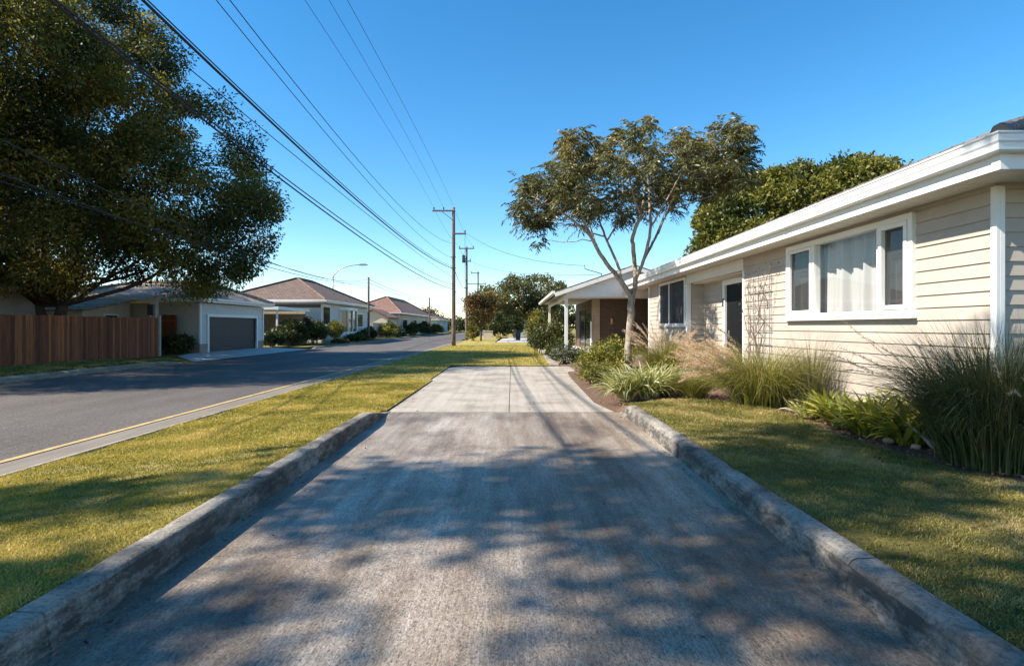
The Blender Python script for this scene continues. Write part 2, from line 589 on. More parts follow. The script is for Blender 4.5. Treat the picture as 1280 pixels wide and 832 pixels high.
def leaf_arrays(C, A, Ln, W, rng, fold=.25):
    """diamond leaves: base C, direction A"""
    n = len(C)
    A = unit(A)
    S = unit(np.cross(A, unit(rng.normal(size=(n, 3)))))
    Nn = np.cross(S, A)
    Ln = np.broadcast_to(np.asarray(Ln), (n,))[:, None]
    W = np.broadcast_to(np.asarray(W), (n,))[:, None]
    mid = C + A * Ln * .45
    V = np.stack([C, mid + S * W * .5 + Nn * W * fold * .5, C + A * Ln - Nn * Ln * .12, mid - S * W * .5 + Nn * W * fold * .5], 1)
    Fc = np.arange(n * 4).reshape(n, 4)
    return V.reshape(-1, 3), Fc


def clump_leaves(centres, radii, per, ln, wd, rng, droop=.0, flat=.75, out=1.0, tint_c=None, tvar=.18):
    """leaves gathered in clumps; each clump has its own tint"""
    m = len(centres)
    n = m * per
    ci = np.repeat(np.arange(m), per)
    d = unit(rng.normal(size=(n, 3)))
    r = rng.random(n) ** .45
    off = d * r[:, None] * np.asarray(radii)[ci][:, None]
    off[:, 2] *= flat
    C = np.asarray(centres)[ci] + off
    A = d * out + rng.normal(size=(n, 3)) * .6 + np.array([0, 0, -droop])
    l = ln * rng.uniform(.65, 1.25, n)
    V, Fc = leaf_arrays(C, A, l, wd * rng.uniform(.7, 1.2, n), rng)
    if tint_c is None:
        tint_c = rng.random(m)
    t = np.clip(np.asarray(tint_c)[ci] + rng.normal(0, tvar, n), 0, 1)
    return V, Fc, np.repeat(t, 4)


def lobe_points(lobes, spacing, rng, fill=.25, drop=.2, dscale=.45, zmin=None):
    """clump centres over the outside of a set of ellipsoids, with gaps"""
    pts = []
    for (x, y, z, rx, ry, rz) in lobes:
        area = 4 * math.pi * ((rx * ry) ** 1.6 / 3 + (rx * rz) ** 1.6 / 3 + (ry * rz) ** 1.6 / 3) ** (1 / 1.6)
        n = int(area / spacing ** 2)
        d = unit(rng.normal(size=(n, 3)))
        r = np.where(rng.random(n) < fill, rng.uniform(.35, .9, n), rng.uniform(.88, 1.06, n))
        p = np.array([x, y, z]) + d * r[:, None] * np.array([rx, ry, rz])
        keep = np.ones(n, bool)
        for L2 in lobes:
            c2, r2 = np.array(L2[:3]), np.array(L2[3:])
            if L2[:3] == (x, y, z):
                continue
            q = np.linalg.norm((p - c2) / r2, axis=1)
            keep &= ~((q < .72) & (rng.random(n) < .85))
        pts.append(p[keep])
    p = np.concatenate(pts)
    k = np.array([mnoise.noise((float(a) * dscale, float(b) * dscale, float(c) * dscale)) for a, b, c in p])
    p = p[k > np.quantile(k, drop)]
    if zmin is not None:
        p = p[p[:, 2] > zmin]
    return p


def wood(G, p0, p1, r0, r1, rng, wob=.06, seg=7, sides=8):
    p0, p1 = np.asarray(p0, float), np.asarray(p1, float)
    t = np.linspace(0, 1, seg)[:, None]
    ln = np.linalg.norm(p1 - p0)
    P = p0 + (p1 - p0) * t
    w = rng.normal(size=(seg, 3)) * wob * ln * .3
    w[0] = 0
    w[-1] = 0
    P = P + w
    G.tube(P, list(np.linspace(r0, r1, seg)), sides)
    return P


def make_tree(name, label, base, trunk_h, trunk_r, lobes, mats, rng, cat='tree', spacing=.9, per=60, ln=.16, wd=.08, crad=.6,
              drop=.2, limbs=9, group=None, bark='bark_dark', droop=.25, stems=1, zmin=None, fill=.25, dscale=.45):
    root = thing(name, label, cat, base, group)
    base = np.array(base, float)
    G = Geo()
    pts = lobe_points(lobes, spacing, rng, fill, drop, dscale, zmin)
    tops = []
    for s in range(stems):
        lean = rng.normal(size=3) * .25 * trunk_h * (stems > 1)
        lean[2] = 0
        fork = base + np.array([0, 0, trunk_h]) + lean
        P = wood(G, base + (lean * .15 if stems > 1 else 0) - np.array([0, 0, .1]), fork, trunk_r, trunk_r * .7, rng, .05, 7, 10)
        tops.append(fork)
    cc = np.array([l[:3] for l in lobes], float)
    for i in range(limbs):
        l = lobes[i % len(lobes)]
        tgt = np.array(l[:3]) + unit(rng.normal(size=3)) * np.array(l[3:]) * rng.uniform(.2, .6)
        P = wood(G, tops[i % stems], tgt, trunk_r * .42, trunk_r * .12, rng, .12, 8, 7)
        for k in range(3):
            j = np.argsort(np.linalg.norm(pts - P[4 + k], axis=1))[:6]
            wood(G, P[4 + k], pts[rng.choice(j)], trunk_r * .16, trunk_r * .05, rng, .1, 5, 5)
    G.build('trunk', MT[bark], root, smooth=True, fix=False)
    rad = crad * rng.uniform(.7, 1.3, len(pts))
    hue = np.array([.5 + .9 * mnoise.noise((float(a) * .5 + 7, float(b) * .5, float(c) * .5)) for a, b, c in pts])
    V, Fc, t = clump_leaves(pts, rad, per, ln, wd, rng, droop, .75, 1., np.clip(hue + rng.normal(0, .12, len(pts)), 0, 1))
    np_mesh('crown', V, Fc, MT[mats], root, t)
    return root


def make_bush(name, label, base, size, mat, rng, n=2600, ln=.09, wd=.045, cat='bush', group=None, lumps=7, stemmy=True, flatb=.0, twig=True):
    """rounded shrub: leaves in lumps around short stems"""
    rx, ry, rz = size
    root = thing(name, label, cat, base, group)
    b = np.array(base, float)
    G = Geo()
    ce = []
    for i in range(lumps * 5):
        d = unit(rng.normal(size=3))
        d[2] = abs(d[2]) * 1.0 - .15
        p = b + np.array([d[0] * rx, d[1] * ry, rz * (.45 + .5 * d[2])]) * 1.0
        p = b + (p - b) * rng.uniform(.55, .95)
        ce.append(p)
        if twig and i % 3 == 0:
            wood(G, b + rng.normal(size=3) * [rx * .15, ry * .15, 0], p, .018, .005, rng, .1, 5, 5)
    ce = np.array(ce)
    if twig:
        G.build('stem', MT['stem'], root, smooth=True, fix=False)
    rad = min(rx, ry, rz) * rng.uniform(.28, .46, len(ce))
    V, Fc, t = clump_leaves(ce, rad, max(8, n // len(ce)), ln, wd, rng, .1, .85, .9, rng.random(len(ce)))
    np_mesh('foliage' if twig else 'foliage', V, Fc, MT[mat], root, t)
    return root


def blade_arrays(base, n, length, rng, r0=.1, phi0=(0, 30), phi1=(50, 120), width=.008, seg=6, shape='grass', lv=.25, az=None, power=1.4, twist=.5):
    base = np.asarray(base, float)
    a = rng.uniform(0, 2 * math.pi, n) if az is None else az
    rr = r0 * np.sqrt(rng.random(n))
    h = np.stack([np.cos(a), np.sin(a), np.zeros(n)], 1)
    a2 = rng.uniform(0, 2 * math.pi, n)
    P = np.zeros((n, seg + 1, 3))
    P[:, 0] = base + np.stack([np.cos(a2), np.sin(a2), np.zeros(n)], 1) * rr[:, None] * .6 + h * rr[:, None] * .6
    p0 = np.radians(rng.uniform(*phi0, n))
    p1 = np.radians(rng.uniform(*phi1, n))
    Ln = length * (1 - lv + 2 * lv * rng.random(n))
    for k in range(seg):
        t = ((k + .5) / seg) ** power
        ph = p0 + (p1 - p0) * t
        P[:, k + 1] = P[:, k] + (h * np.sin(ph)[:, None] + np.array([0, 0, 1.0]) * np.cos(ph)[:, None]) * (Ln / seg)[:, None]
    side = np.stack([-np.sin(a), np.cos(a), np.zeros(n)], 1) + rng.normal(size=(n, 3)) * twist
    side = unit(side)
    ts = np.linspace(0, 1, seg + 1)
    if shape == 'grass':
        w = width * (1 - ts * .92)
    else:
        w = width * (np.sin(np.pi * np.clip(ts * .93 + .07, 0, 1)) ** .8 * .95 + .03)
    w = w[None, :] * rng.uniform(.7, 1.3, n)[:, None]
    V = np.stack([P - side[:, None] * w[..., None] * .5, P + side[:, None] * w[..., None] * .5], 2)
    idx = np.arange(n * (seg + 1) * 2).reshape(n, seg + 1, 2)
    Fc = np.stack([idx[:, :-1, 0], idx[:, :-1, 1], idx[:, 1:, 1], idx[:, 1:, 0]], -1).reshape(-1, 4)
    return V.reshape(-1, 3), Fc, P


def tints(n, seg, rng, lo=.0, hi=1., tipdry=0.):
    t = rng.uniform(lo, hi, n)[:, None] + np.linspace(0, tipdry, seg + 1)[None, :]
    return np.clip(np.repeat(t[..., None], 2, 2), 0, 1).ravel()


def plume_arrays(tips, rng, length=.28, hairs=170, hl=.05, w=.003, fat=1.):
    """tips: (m, k, 3) end part of each stem curve"""
    Vs = []
    for P in tips:
        t = rng.random(hairs)
        k = P.shape[0] - 1
        i = np.minimum((t * k).astype(int), k - 1)
        f = t * k - i
        C = P[i] * (1 - f)[:, None] + P[i + 1] * f[:, None]
        T = unit(P[i + 1] - P[i])
        D = unit(T * .9 + rng.normal(size=(hairs, 3)) * .62 * fat)
        S = unit(np.cross(D, rng.normal(size=(hairs, 3))))
        hh = hl * (np.sin(np.pi * (t * .9 + .08)) * .8 + .25) * rng.uniform(.6, 1.2, hairs)
        Vs.append(np.stack([C - S * w, C + S * w, C + D * hh[:, None]], 1))
    V = np.concatenate(Vs).reshape(-1, 3)
    return V, np.arange(len(V)).reshape(-1, 3)


def fountain(name, label, base, mat, rng, n=900, length=1.1, r0=.22, width=.009, phi0=(0, 28), phi1=(45, 125), plumes=0, plume_len=1.25,
             plume_az=None, plume_phi=((5, 35), (50, 110)), cat='ornamental grass', group=None, tl=(0, .8), hairs=170, hl=.05):
    root = thing(name, label, cat, base, group)
    V, Fc, _ = blade_arrays(base, n, length, rng, r0, phi0, phi1, width, 7)
    np_mesh('blades', V, Fc, MT[mat], root, tints(n, 7, rng, tl[0], tl[1], .25))
    if plumes:
        az = None if plume_az is None else np.radians(rng.uniform(*plume_az, plumes))
        V, Fc, P = blade_arrays(base, plumes, plume_len, rng, r0 * .8, plume_phi[0], plume_phi[1], .005, 12, az=az, lv=.18)
        np_mesh('stem', V, Fc, MT['plume'], root, tints(plumes, 12, rng, .1, .6))
        V, Fc = plume_arrays(P[:, 8:], rng, hairs=hairs, hl=hl)
        np_mesh('seed_plume', V, Fc, MT['plume'], root, np.repeat(rng.random(len(Fc)), 3))
    return root


materials()


# ================================================================== SETTING
def structure(o):
    o['kind'] = 'structure'
    return o


def smooth01(t):
    t = np.clip(t, 0, 1)
    return t * t * (3 - 2 * t)


def verge_z(x, y):
    """height of the lawn between the street and the driveway"""
    x, y = np.asarray(x, float), np.asarray(y, float)
    t = smooth01((x + 5.05) / 2.7)
    near = 1 - smooth01((y - 7.9) / 2.0)
    z = .012 + (.150 * near + .016 * (1 - near)) * t
    return z + .012 * np.sin(x * 2.1 + y * .9) * np.sin(y * .7 - x) * near


def yard_z(x, y):
    """height of the right-hand lawn and garden bed"""
    x, y = np.asarray(x, float), np.asarray(y, float)
    near = 1 - smooth01((y - 9.6) / 1.2)
    t = smooth01((x - 2.0) / .9)
    return (.172 * near + (.006 + .165 * t) * (1 - near)) + .01 * np.sin(x * 2.3 + y) * np.sin(y * .9)


def grid_sheet(name, x0, x1, y0, y1, dx, dy, zf, mat, inside=None):
    xs = np.linspace(x0, x1, max(2, int((x1 - x0) / dx) + 1))
    ys = np.linspace(y0, y1, max(2, int((y1 - y0) / dy) + 1))
    X, Y = np.meshgrid(xs, ys)
    Z = zf(X, Y)
    V = np.stack([X, Y, Z], -1).reshape(-1, 3)
    nx = len(xs)
    i = (np.arange(len(ys) - 1)[:, None] * nx + np.arange(nx - 1)[None, :]).ravel()
    Fc = np.stack([i, i + 1, i + nx + 1, i + nx], 1)
    if inside is not None:
        c = V[Fc].mean(1)
        Fc = Fc[inside(c[:, 0], c[:, 1])]
    return structure(np_mesh(name, V, Fc, mat, None, None, True))


# --- ground to the horizon
G = Geo()
G.poly([(-1500, -400, -.09), (1500, -400, -.09), (1500, 2500, -.09), (-1500, 2500, -.09)])
structure(G.build('ground', MT['turf_green']))

# --- street
G = Geo()
G.poly([(-13.45, -25, -.012), (-5.58, -25, -.012), (-5.58, 190, -.012), (-13.45, 190, -.012)])
structure(G.build('road', MT['road']))
G = Geo()
G.poly([(-5.60, -25, -.004), (-5.10, -25, .006), (-5.10, 60, .006), (-5.60, 60, -.004)])
structure(G.build('gutter_strip', MT['strip']))
G = Geo()
G.poly([(-5.745, -25, -.004), (-5.645, -25, -.004), (-5.645, 30, -.004), (-5.745, 30, -.004)])
structure(G.build('road_marking', MT['yellow_paint']))
G = Geo()
G.prism([(-5.12, -.06), (-5.02, -.06), (-5.03, .03), (-5.10, .028)], 'y', -25, 60)
structure(G.build('road_edging', MT['edging'], bevel=.008))

# far-side kerb (rolled, tan) broken by the garage crossing
def rolled_kerb(y0, y1, mat, x=-13.45, h=.15, w=.32):
    prof = [(x + .02, -.06), (x, .02), (x - .05, h * .72), (x - .13, h), (x - w, h), (x - w, -.06)]
    G = Geo()
    ys = np.linspace(y0, y1, max(3, int((y1 - y0) / .5)))
    vs, fs = [], []
    k = len(prof)
    for j, yy in enumerate(ys):
        e = min(1, (min(yy - y0, y1 - yy) + .05) / .8)
        for (px, pz) in prof:
            vs.append((px + .015 * mnoise.noise((px, yy * .8, 0)), yy, pz * e if pz > 0 else pz))
    for j in range(len(ys) - 1):
        for a in range(k - 1):
            fs.append((j * k + a, j * k + a + 1, (j + 1) * k + a + 1, (j + 1) * k + a))
    G.add(vs, fs)
    return structure(G.build('kerb', mat, smooth=False))


rolled_kerb(-8, 23.3, MT['kerb_tan'])
rolled_kerb(38.5, 118, MT['strip'], h=.10)

# left verge / front gardens across the street
def left_z(x, y):
    x, y = np.asarray(x, float), np.asarray(y, float)
    return .125 + .0 * x + .015 * np.sin(x * 1.3 + y * .5)


grid_sheet('far_verge', -60, -13.72, -12, 190, 1.5, 2.0, left_z, MT['turf_green'], lambda x, y: ~((x > -16.4) & (y > 23.4) & (y < 38.4)))
# garage crossing: sloped concrete with wings
G = Geo()
G.poly([(-13.5, 24.2, -.003), (-13.5, 37.6, -.003), (-16.02, 36.9, .16), (-16.02, 28.3, .16), (-15.4, 26.2, .135)])
structure(G.build('garage_driveway', MT['concrete_plain']))
G = Geo()
G.poly([(-13.5, 23.0, -.008), (-13.5, 24.2, -.008), (-15.4, 26.2, .13), (-16.2, 26.6, .13), (-16.45, 22.9, .13), (-13.8, 22.9, .125)])
G.poly([(-16.45, 26.5, .131), (-15.4, 26.2, .131), (-16.02, 28.3, .131), (-16.5, 28.9, .131)])
G.poly([(-13.5, 37.6, -.008), (-13.5, 38.6, -.008), (-16.45, 38.6, .13), (-16.45, 36.8, .13), (-16.02, 36.9, .13)])
structure(G.build('verge_patch', MT['turf_green']))

# --- centre lawn (street verge) and far lawn
def in_verge(x, y):
    edge = np.where(y < 9.95, -2.27, np.where(y < 21.4, -2.15 - .2 * (y - 9.95) / 11.4, 1.62 + (y - 21.4) * .0))
    pad = (y > 53) & (y < 78) & (x > -1.6)
    return (x < edge) & ~pad


grid_sheet('lawn', -5.04, 1.65, -8, 120, .1, .2, verge_z, MT['turf'], in_verge)

# --- right-hand lawn + garden bed
BED = np.array([(4.6, -6), (4.55, 4.6), (4.15, 5.2), (4.1, 5.8), (4.0, 6.3), (4.02, 6.9), (4.2, 8.2), (4.2, 9.2), (3.6, 10.3), (2.5, 10.45), (1.98, 10.2)])


def bed_edge_x(y):
    return np.interp(y, BED[:8, 1], BED[:8, 0])


def in_yard_lawn(x, y):
    top = np.interp(x, [1.9, 2.5, 3.6, 4.2], [10.1, 10.4, 10.3, 9.3])
    return (x > 1.98) & (x < bed_edge_x(y)) & (y < top)


def apron_right(y):
    return np.interp(y, [9.9, 11.2, 13.5, 16.5, 19.2, 21.3], [1.80, 1.62, 1.66, 1.72, 1.85, 1.95])


def bed_z(x, y):
    z = yard_z(x, y) - .018
    low = ((y < 10.7) & (x < 1.99)) | (x < apron_right(y) + .03)
    return np.where(low, -.012, z)


grid_sheet('side_lawn', 1.98, 9, -8, 10.5, .09, .09, yard_z, MT['turf_green'], in_yard_lawn)
grid_sheet('garden_bed', 1.5, 10, -8, 23.7, .07, .07, bed_z, MT['mulch'],
           lambda x, y: ((y < 10.5) & ~in_yard_lawn(x - .0, y) & (x > 3.4)) | ((y <= 10.6) & (y > 9.2) & (x > 1.98) & ~in_yard_lawn(x, y)) | ((y > 10.5) & (y < 23.7) & (x > apron_right(y) - .12)) | ((y > 9.5) & (y < 10.6) & (x > 1.7) & ~in_yard_lawn(x, y)))

# --- driveway
G = Geo()
G.poly([(-2.2, -8, 0), (1.98, -8, 0), (1.94, 9.965, 0), (-2.24, 9.965, 0)])
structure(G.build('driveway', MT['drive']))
G = Geo()
xs = [(-2.20, 9.985), (1.80, 9.985), (1.62, 11.2), (1.66, 13.5), (1.72, 16.5), (1.85, 19.2), (3.0, 19.5), (3.0, 21.4), (-1.95, 21.45), (-2.3, 20.6)]
seam = .012
left = [(-2.20, 9.985), (-.05 - seam / 2, 9.985), (-.05 - seam / 2, 21.43), (-1.95, 21.45), (-2.32, 20.6)]
right = [(-.05 + seam / 2, 9.985), (1.80, 9.985), (1.62, 11.2), (1.66, 13.5), (1.72, 16.5), (1.80, 18.38), (-.05 + seam / 2, 18.38)]
right2 = [(-.05 + seam / 2, 18.40), (1.80, 18.40), (1.9, 19.0), (2.4, 19.15), (3.1, 19.2), (3.1, 21.4), (-.05 + seam / 2, 21.43)]
for p in (left, right, right2):
    G.prism(p, 'z', -.05, .004)
structure(G.build('driveway_apron', MT['apron'], bevel=.004))
# garden strip kerb running beyond the apron
G = Geo()
G.prism([(1.44, 21.47), (1.78, 21.47), (1.88, 30), (1.88, 41), (1.62, 41), (1.6, 30)], 'z', -.05, .07)
structure(G.build('edging_strip', MT['edging'], bevel=.01))
# far concrete pad
G = Geo()
G.poly([(-1.5, 53, .052), (1.75, 53, .052), (1.9, 78, .052), (-.2, 78, .052), (-1.1, 66, .052)])
structure(G.build('far_driveway', MT['concrete_plain']))
G = Geo()
G.poly([(1.62, 21, -.02), (1.62, 120, -.02), (40, 120, -.02), (40, 21, -.02)])
structure(G.build('far_yard', MT['turf_green']))


# --- driveway kerbs: chipped, tapering down at the far end
def drive_kerb(profile, y0, y1):
    """closed profile in x,z swept along the drive with worn edges"""
    prof = []
    for a in range(len(profile)):
        p, q = np.array(profile[a]), np.array(profile[(a + 1) % len(profile)])
        k = max(1, int(np.linalg.norm(q - p) / .035))
        for i in range(k):
            prof.append(p + (q - p) * i / k)
    prof = np.array(prof)
    ys = np.arange(y0, y1 + .001, .04)
    joints = [2.62, 5.02, 7.42] if prof[0][0] < 0 else [3.22, 5.62, 8.02]
    ys = np.sort(np.concatenate([ys] + [[j - .006, j - .004, j + .004, j + .006] for j in joints]))
    cen = prof.mean(0)
    k = len(prof)
    zt = prof[:, 1].max()
    V = np.zeros((len(ys), k, 3))
    for j, yy in enumerate(ys):
        e = smooth01((y1 - yy) / (1.5 if profile[0][0] < 0 else .6)) * .95 + .05
        jn = any(abs(yy - j) < .005 for j in joints)
        for i, (px, pz) in enumerate(prof):
            if jn:
                px, pz = cen[0] + (px - cen[0]) * .90, pz - .012
            n1 = mnoise.noise((px * 9, yy * 7, pz * 9)) * .002 + mnoise.noise((px * 2, yy * 1.3, pz * 3)) * .003
            n2 = max(0, mnoise.noise((px * 4 + 9, yy * 3.1, 2)) - .35) * .06 * (pz > zt * .9)
            V[j, i] = (px + n1, yy, (pz + n1 - n2) * e if pz > 0 else pz)
    idx = np.arange(len(ys) * k).reshape(len(ys), k)
    a, b = idx[:-1], idx[1:]
    Fc = np.stack([a, np.roll(a, -1, 1), np.roll(b, -1, 1), b], -1).reshape(-1, 4)
    o = np_mesh('driveway_kerb', V, Fc, MT['kerb'], None, None, False)
    import bmesh
    bm = bmesh.new()
    bm.from_mesh(o.data)
    bm.faces.new([bm.verts[i] for i in idx[-1]] if bm.verts.ensure_lookup_table() is None else [])
    bmesh.ops.recalc_face_normals(bm, faces=bm.faces)
    bm.to_mesh(o.data)
    bm.free()
    return structure(o)


drive_kerb([(-2.12, -.03), (-2.145, .165), (-2.16, .185), (-2.29, .19), (-2.31, .17), (-2.31, -.03)], -3, 10.0)
drive_kerb([(1.88, -.03), (1.905, .15), (1.925, .178), (1.96, .19), (2.06, .193), (2.085, .175), (2.085, -.03)], -3, 9.98)


# --- short lawn blades
def lawn_blades(name, n, xr, yr, inside, zf, mat, h, w, rng, ypow=1.6):
    y = yr[0] + (yr[1] - yr[0]) * rng.random(n) ** ypow
    x = rng.uniform(xr[0], xr[1], n)
    k = inside(x, y)
    rag = np.array([mnoise.noise((float(a) * 9, float(b) * 9, 5)) for a, b in zip(x, y)]) * .035
    k &= ~((y < 9.3) & (x < -2) & (x > -2.295 + rag)) & ~((y < 9.6) & (x > 0) & (x < 2.075 - rag))
    pn = np.array([mnoise.noise((float(a) * 1.3, float(b) * 1.3, 0)) for a, b in zip(x, y)])
    fn = np.array([mnoise.noise((float(a) * 6, float(b) * 6, 3)) for a, b in zip(x, y)])
    k &= rng.random(n) < np.clip(.72 + pn * .9 + fn * .5, .2, 1)
    x, y, pn, fn = x[k], y[k], pn[k], fn[k]
    n = len(x)
    z = zf(x, y) - .004
    sc = (1 + np.clip((y - 4) / 9, 0, 3)) ** .8
    a = rng.uniform(0, 2 * math.pi, n)
    lean = rng.uniform(.2, 1.3, n)
    hh = h * rng.uniform(.5, 1.25, n) * (1 + .35 * fn) * np.minimum(sc, 1.8)
    ww = w * rng.uniform(.7, 1.3, n) * sc
    C = np.stack([x, y, z], 1)
    S = np.stack([np.cos(a), np.sin(a), np.zeros(n)], 1) * ww[:, None] * .5
    b = rng.uniform(0, 2 * math.pi, n)
    T = C + np.stack([np.cos(b) * lean * hh, np.sin(b) * lean * hh, hh], 1)
    M = C + (T - C) * .55 + np.array([0, 0, 1.0]) * (hh * .18)[:, None]
    V = np.stack([C - S, C + S, M + S * .8, T, M - S * .8], 1)
    base = np.arange(n)[:, None] * 5
    Fq = np.concatenate([base + np.array([[0, 1, 2, 4]])])
    # two quads per blade (the tip one degenerate to a kite)
    V6 = np.stack([C - S, C + S, M + S * .8, M - S * .8, T, T + S * .05], 1)
    base = np.arange(n)[:, None] * 6
    Fc = np.concatenate([base + np.array([[0, 1, 2, 3]]), base + np.array([[3, 2, 5, 4]])])
    t = np.clip(.42 + pn * .75 + fn * .3 + rng.normal(0, .2, n), 0, 1)
    o = np_mesh(name, V6, Fc, MT[mat], None, np.repeat(t, 6))
    o['kind'] = 'stuff'
    return o


LQ = 1.0
rg = np.random.default_rng(5)
lawn_blades('lawn_grass', int(420000 * LQ), (-5.05, -2.2), (1.2, 15), in_verge, verge_z, 'lawn_blade', .021, .0046, rg)
lawn_blades('lawn_grass', int(70000 * LQ), (-5.05, 1.6), (14, 45), in_verge, verge_z, 'lawn_blade', .022, .006, rg, 1.5)
lawn_blades('lawn_grass', int(340000 * LQ), (1.98, 4.7), (1.0, 10.6), in_yard_lawn, yard_z, 'lawn_blade_green', .021, .0046, rg, 1.3)
lawn_blades('lawn_grass', int(60000 * LQ), (-16.4, -13.75), (14, 23), lambda x, y: x < 99, left_z, 'lawn_blade_green', .05, .010, rg, 1.)

# mulch chips
n = 9000
x = RNG.uniform(2.0, 5.2, n)
y = RNG.uniform(2.0, 15, n)
k = ~in_yard_lawn(x - .06, y) & (((y < 10.5) & (x > 3.5)) | ((y > 10.3) & (x > apron_right(y) + .05)))
x, y = x[k], y[k]
C = np.stack([x, y, yard_z(x, y) + .004], 1)
A = RNG.normal(size=(len(x), 3)) * [1, 1, .35]
V, Fc = leaf_arrays(C, A, RNG.uniform(.02, .06, len(x)), .02, RNG, .1)
o = np_mesh('mulch_chips', V, Fc, MT['chip'], None, np.repeat(RNG.random(len(x)), 4))
o['kind'] = 'stuff'
# fallen leaves and litter on the concrete next to the kerbs
n = 260
x = np.where(RNG.random(n) < .5, RNG.normal(-2.06, .05, n), RNG.normal(1.80, .07, n))
x = np.where(RNG.random(n) < .3, RNG.uniform(-2, 1.8, n), x)
y = RNG.uniform(1.5, 20, n)
C = np.stack([x, y, np.full(n, .008)], 1)
V, Fc = leaf_arrays(C, RNG.normal(size=(n, 3)) * [1, 1, .12], RNG.uniform(.015, .04, n), .016, RNG, .4)
C[200:, 0] = np.where(RNG.random(60) < .5, RNG.uniform(-4.8, -2.4, 60), RNG.uniform(2.2, 4., 60))
C[200:, 1] = RNG.uniform(1.8, 9, 60)
C[200:, 2] = np.where(C[200:, 0] < 0, verge_z(C[200:, 0], C[200:, 1]), yard_z(C[200:, 0], C[200:, 1])) + .02
V, Fc = leaf_arrays(C, RNG.normal(size=(n, 3)) * [1, 1, .15], RNG.uniform(.02, .045, n), .018, RNG, .4)
o = np_mesh('leaf_litter', V, Fc, MT['chip'], None, np.repeat(RNG.random(n), 4))
o['kind'] = 'stuff'


# ================================================================== NEAR HOUSE
def siding_wall(Gs, Gc, axis, p, spans, z_off=.03, expo=.155, out=-1, core=.12):
    """lapped boards on plane axis=p; spans: (a0,a1,z0,z1); out = side the boards face"""
    for (a0, a1, z0, z1) in spans:
        k0 = math.floor((z0 - z_off) / expo)
        k1 = math.ceil((z1 - z_off) / expo)
        for k in range(k0, k1):
            zb, zt = z_off + k * expo, z_off + (k + 1) * expo + .012
            lo, hi = max(zb, z0), min(zt, z1)
            if hi - lo < .005:
                continue

            def depth(z):
                return .026 - .020 * (z - zb) / (zt - zb)
            dl, dh = depth(lo), depth(hi)
            w = .0015 * mnoise.noise((k * 3.1, p, a0))
            pts = [(p + out * (dl + w), lo), (p + out * (dh + w), hi), (p, hi), (p, lo)]
            cuts = [a0, a1]
            h_ = abs(mnoise.noise((k * 5.7, p * 1.3, a0 * 2.1)))
            if a1 - a0 > 2.2 and h_ > .12:
                c_ = a0 + (a1 - a0) * (.2 + .6 * ((h_ * 37.3) % 1))
                cuts = [a0, c_ - .002, c_ + .002, a1]
            for q0, q1 in zip(cuts[0::2], cuts[1::2]):
                Gs.prism(pts, 'y' if axis == 'x' else 'x', q0, q1)
        if axis == 'x':
            Gc.box(p - out * .004, p - out * core, a0, a1, z0, z1)
        else:
            Gc.box(a0, a1, p - out * .004, p - out * core, z0, z1)


HX = 5.2
house = thing('weatherboard_house', 'long single-storey beige weatherboard house with white trim along the right of the driveway', 'house', (HX, 6.1, 0))
Gs, Gc = Geo(), Geo()
ZT = 3.035
W1 = (7.29, 10.65, 1.64, 2.97)     # picture window
W2 = (16.95, 19.9, 1.52, 2.98)     # second window
siding_wall(Gs, Gc, 'x', HX, [
    (6.1, W1[0], .12, ZT), (W1[0], W1[1], .12, W1[2]), (W1[0], W1[1], W1[3], ZT), (W1[1], 12.75, .12, ZT)])
Gs.build('wall', MT['siding'], house)
Gs = Geo()
siding_wall(Gs, Gc, 'x', HX, [
    (16.76, W2[0], .12, ZT), (W2[0], W2[1], .12, W2[2]), (W2[0], W2[1], W2[3], ZT), (W2[1], 21.5, .12, ZT)])
Gs.build('wall', MT['siding'], house)
Gs = Geo()
siding_wall(Gs, Gc, 'y', 6.1, [(HX + .0, 13.2, .12, ZT)])
Gs.build('wall', MT['siding'], house)
Gs = Geo()
siding_wall(Gs, Gc, 'x', HX + .45, [(15.1, 16.76, .12, 2.74)])          # recess
Gc.box(HX + .13, HX + .5, 12.62, 12.74, .12, 2.9)
Gs.build('recess_wall', MT['siding'], house)
Gs = Geo()
siding_wall(Gs, Gc, 'y', 16.70, [(HX + .07, HX + .45, .12, 2.74)], core=.06)
Gs.build('recess_wall', MT['siding'], house)
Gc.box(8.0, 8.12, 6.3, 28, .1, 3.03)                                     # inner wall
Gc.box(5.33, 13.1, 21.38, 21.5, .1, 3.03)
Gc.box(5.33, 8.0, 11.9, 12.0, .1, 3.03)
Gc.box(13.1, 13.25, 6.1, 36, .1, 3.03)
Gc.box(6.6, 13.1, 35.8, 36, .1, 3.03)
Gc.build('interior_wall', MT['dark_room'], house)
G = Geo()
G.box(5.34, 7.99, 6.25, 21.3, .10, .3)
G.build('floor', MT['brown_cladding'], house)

# trims
G = Geo()
G.box(HX - .042, HX + .0, 6.058, 6.135, .12, 3.0)
G.box(HX - .0, HX + .055, 6.058, 6.10, .12, 3.0)
G.build('corner_board', MT['white'], house, bevel=.004)
G = Geo()
G.box(HX - .04, HX + .05, 21.42, 21.54, .12, 3.0)
G.build('corner_board', MT['white'], house, bevel=.004)
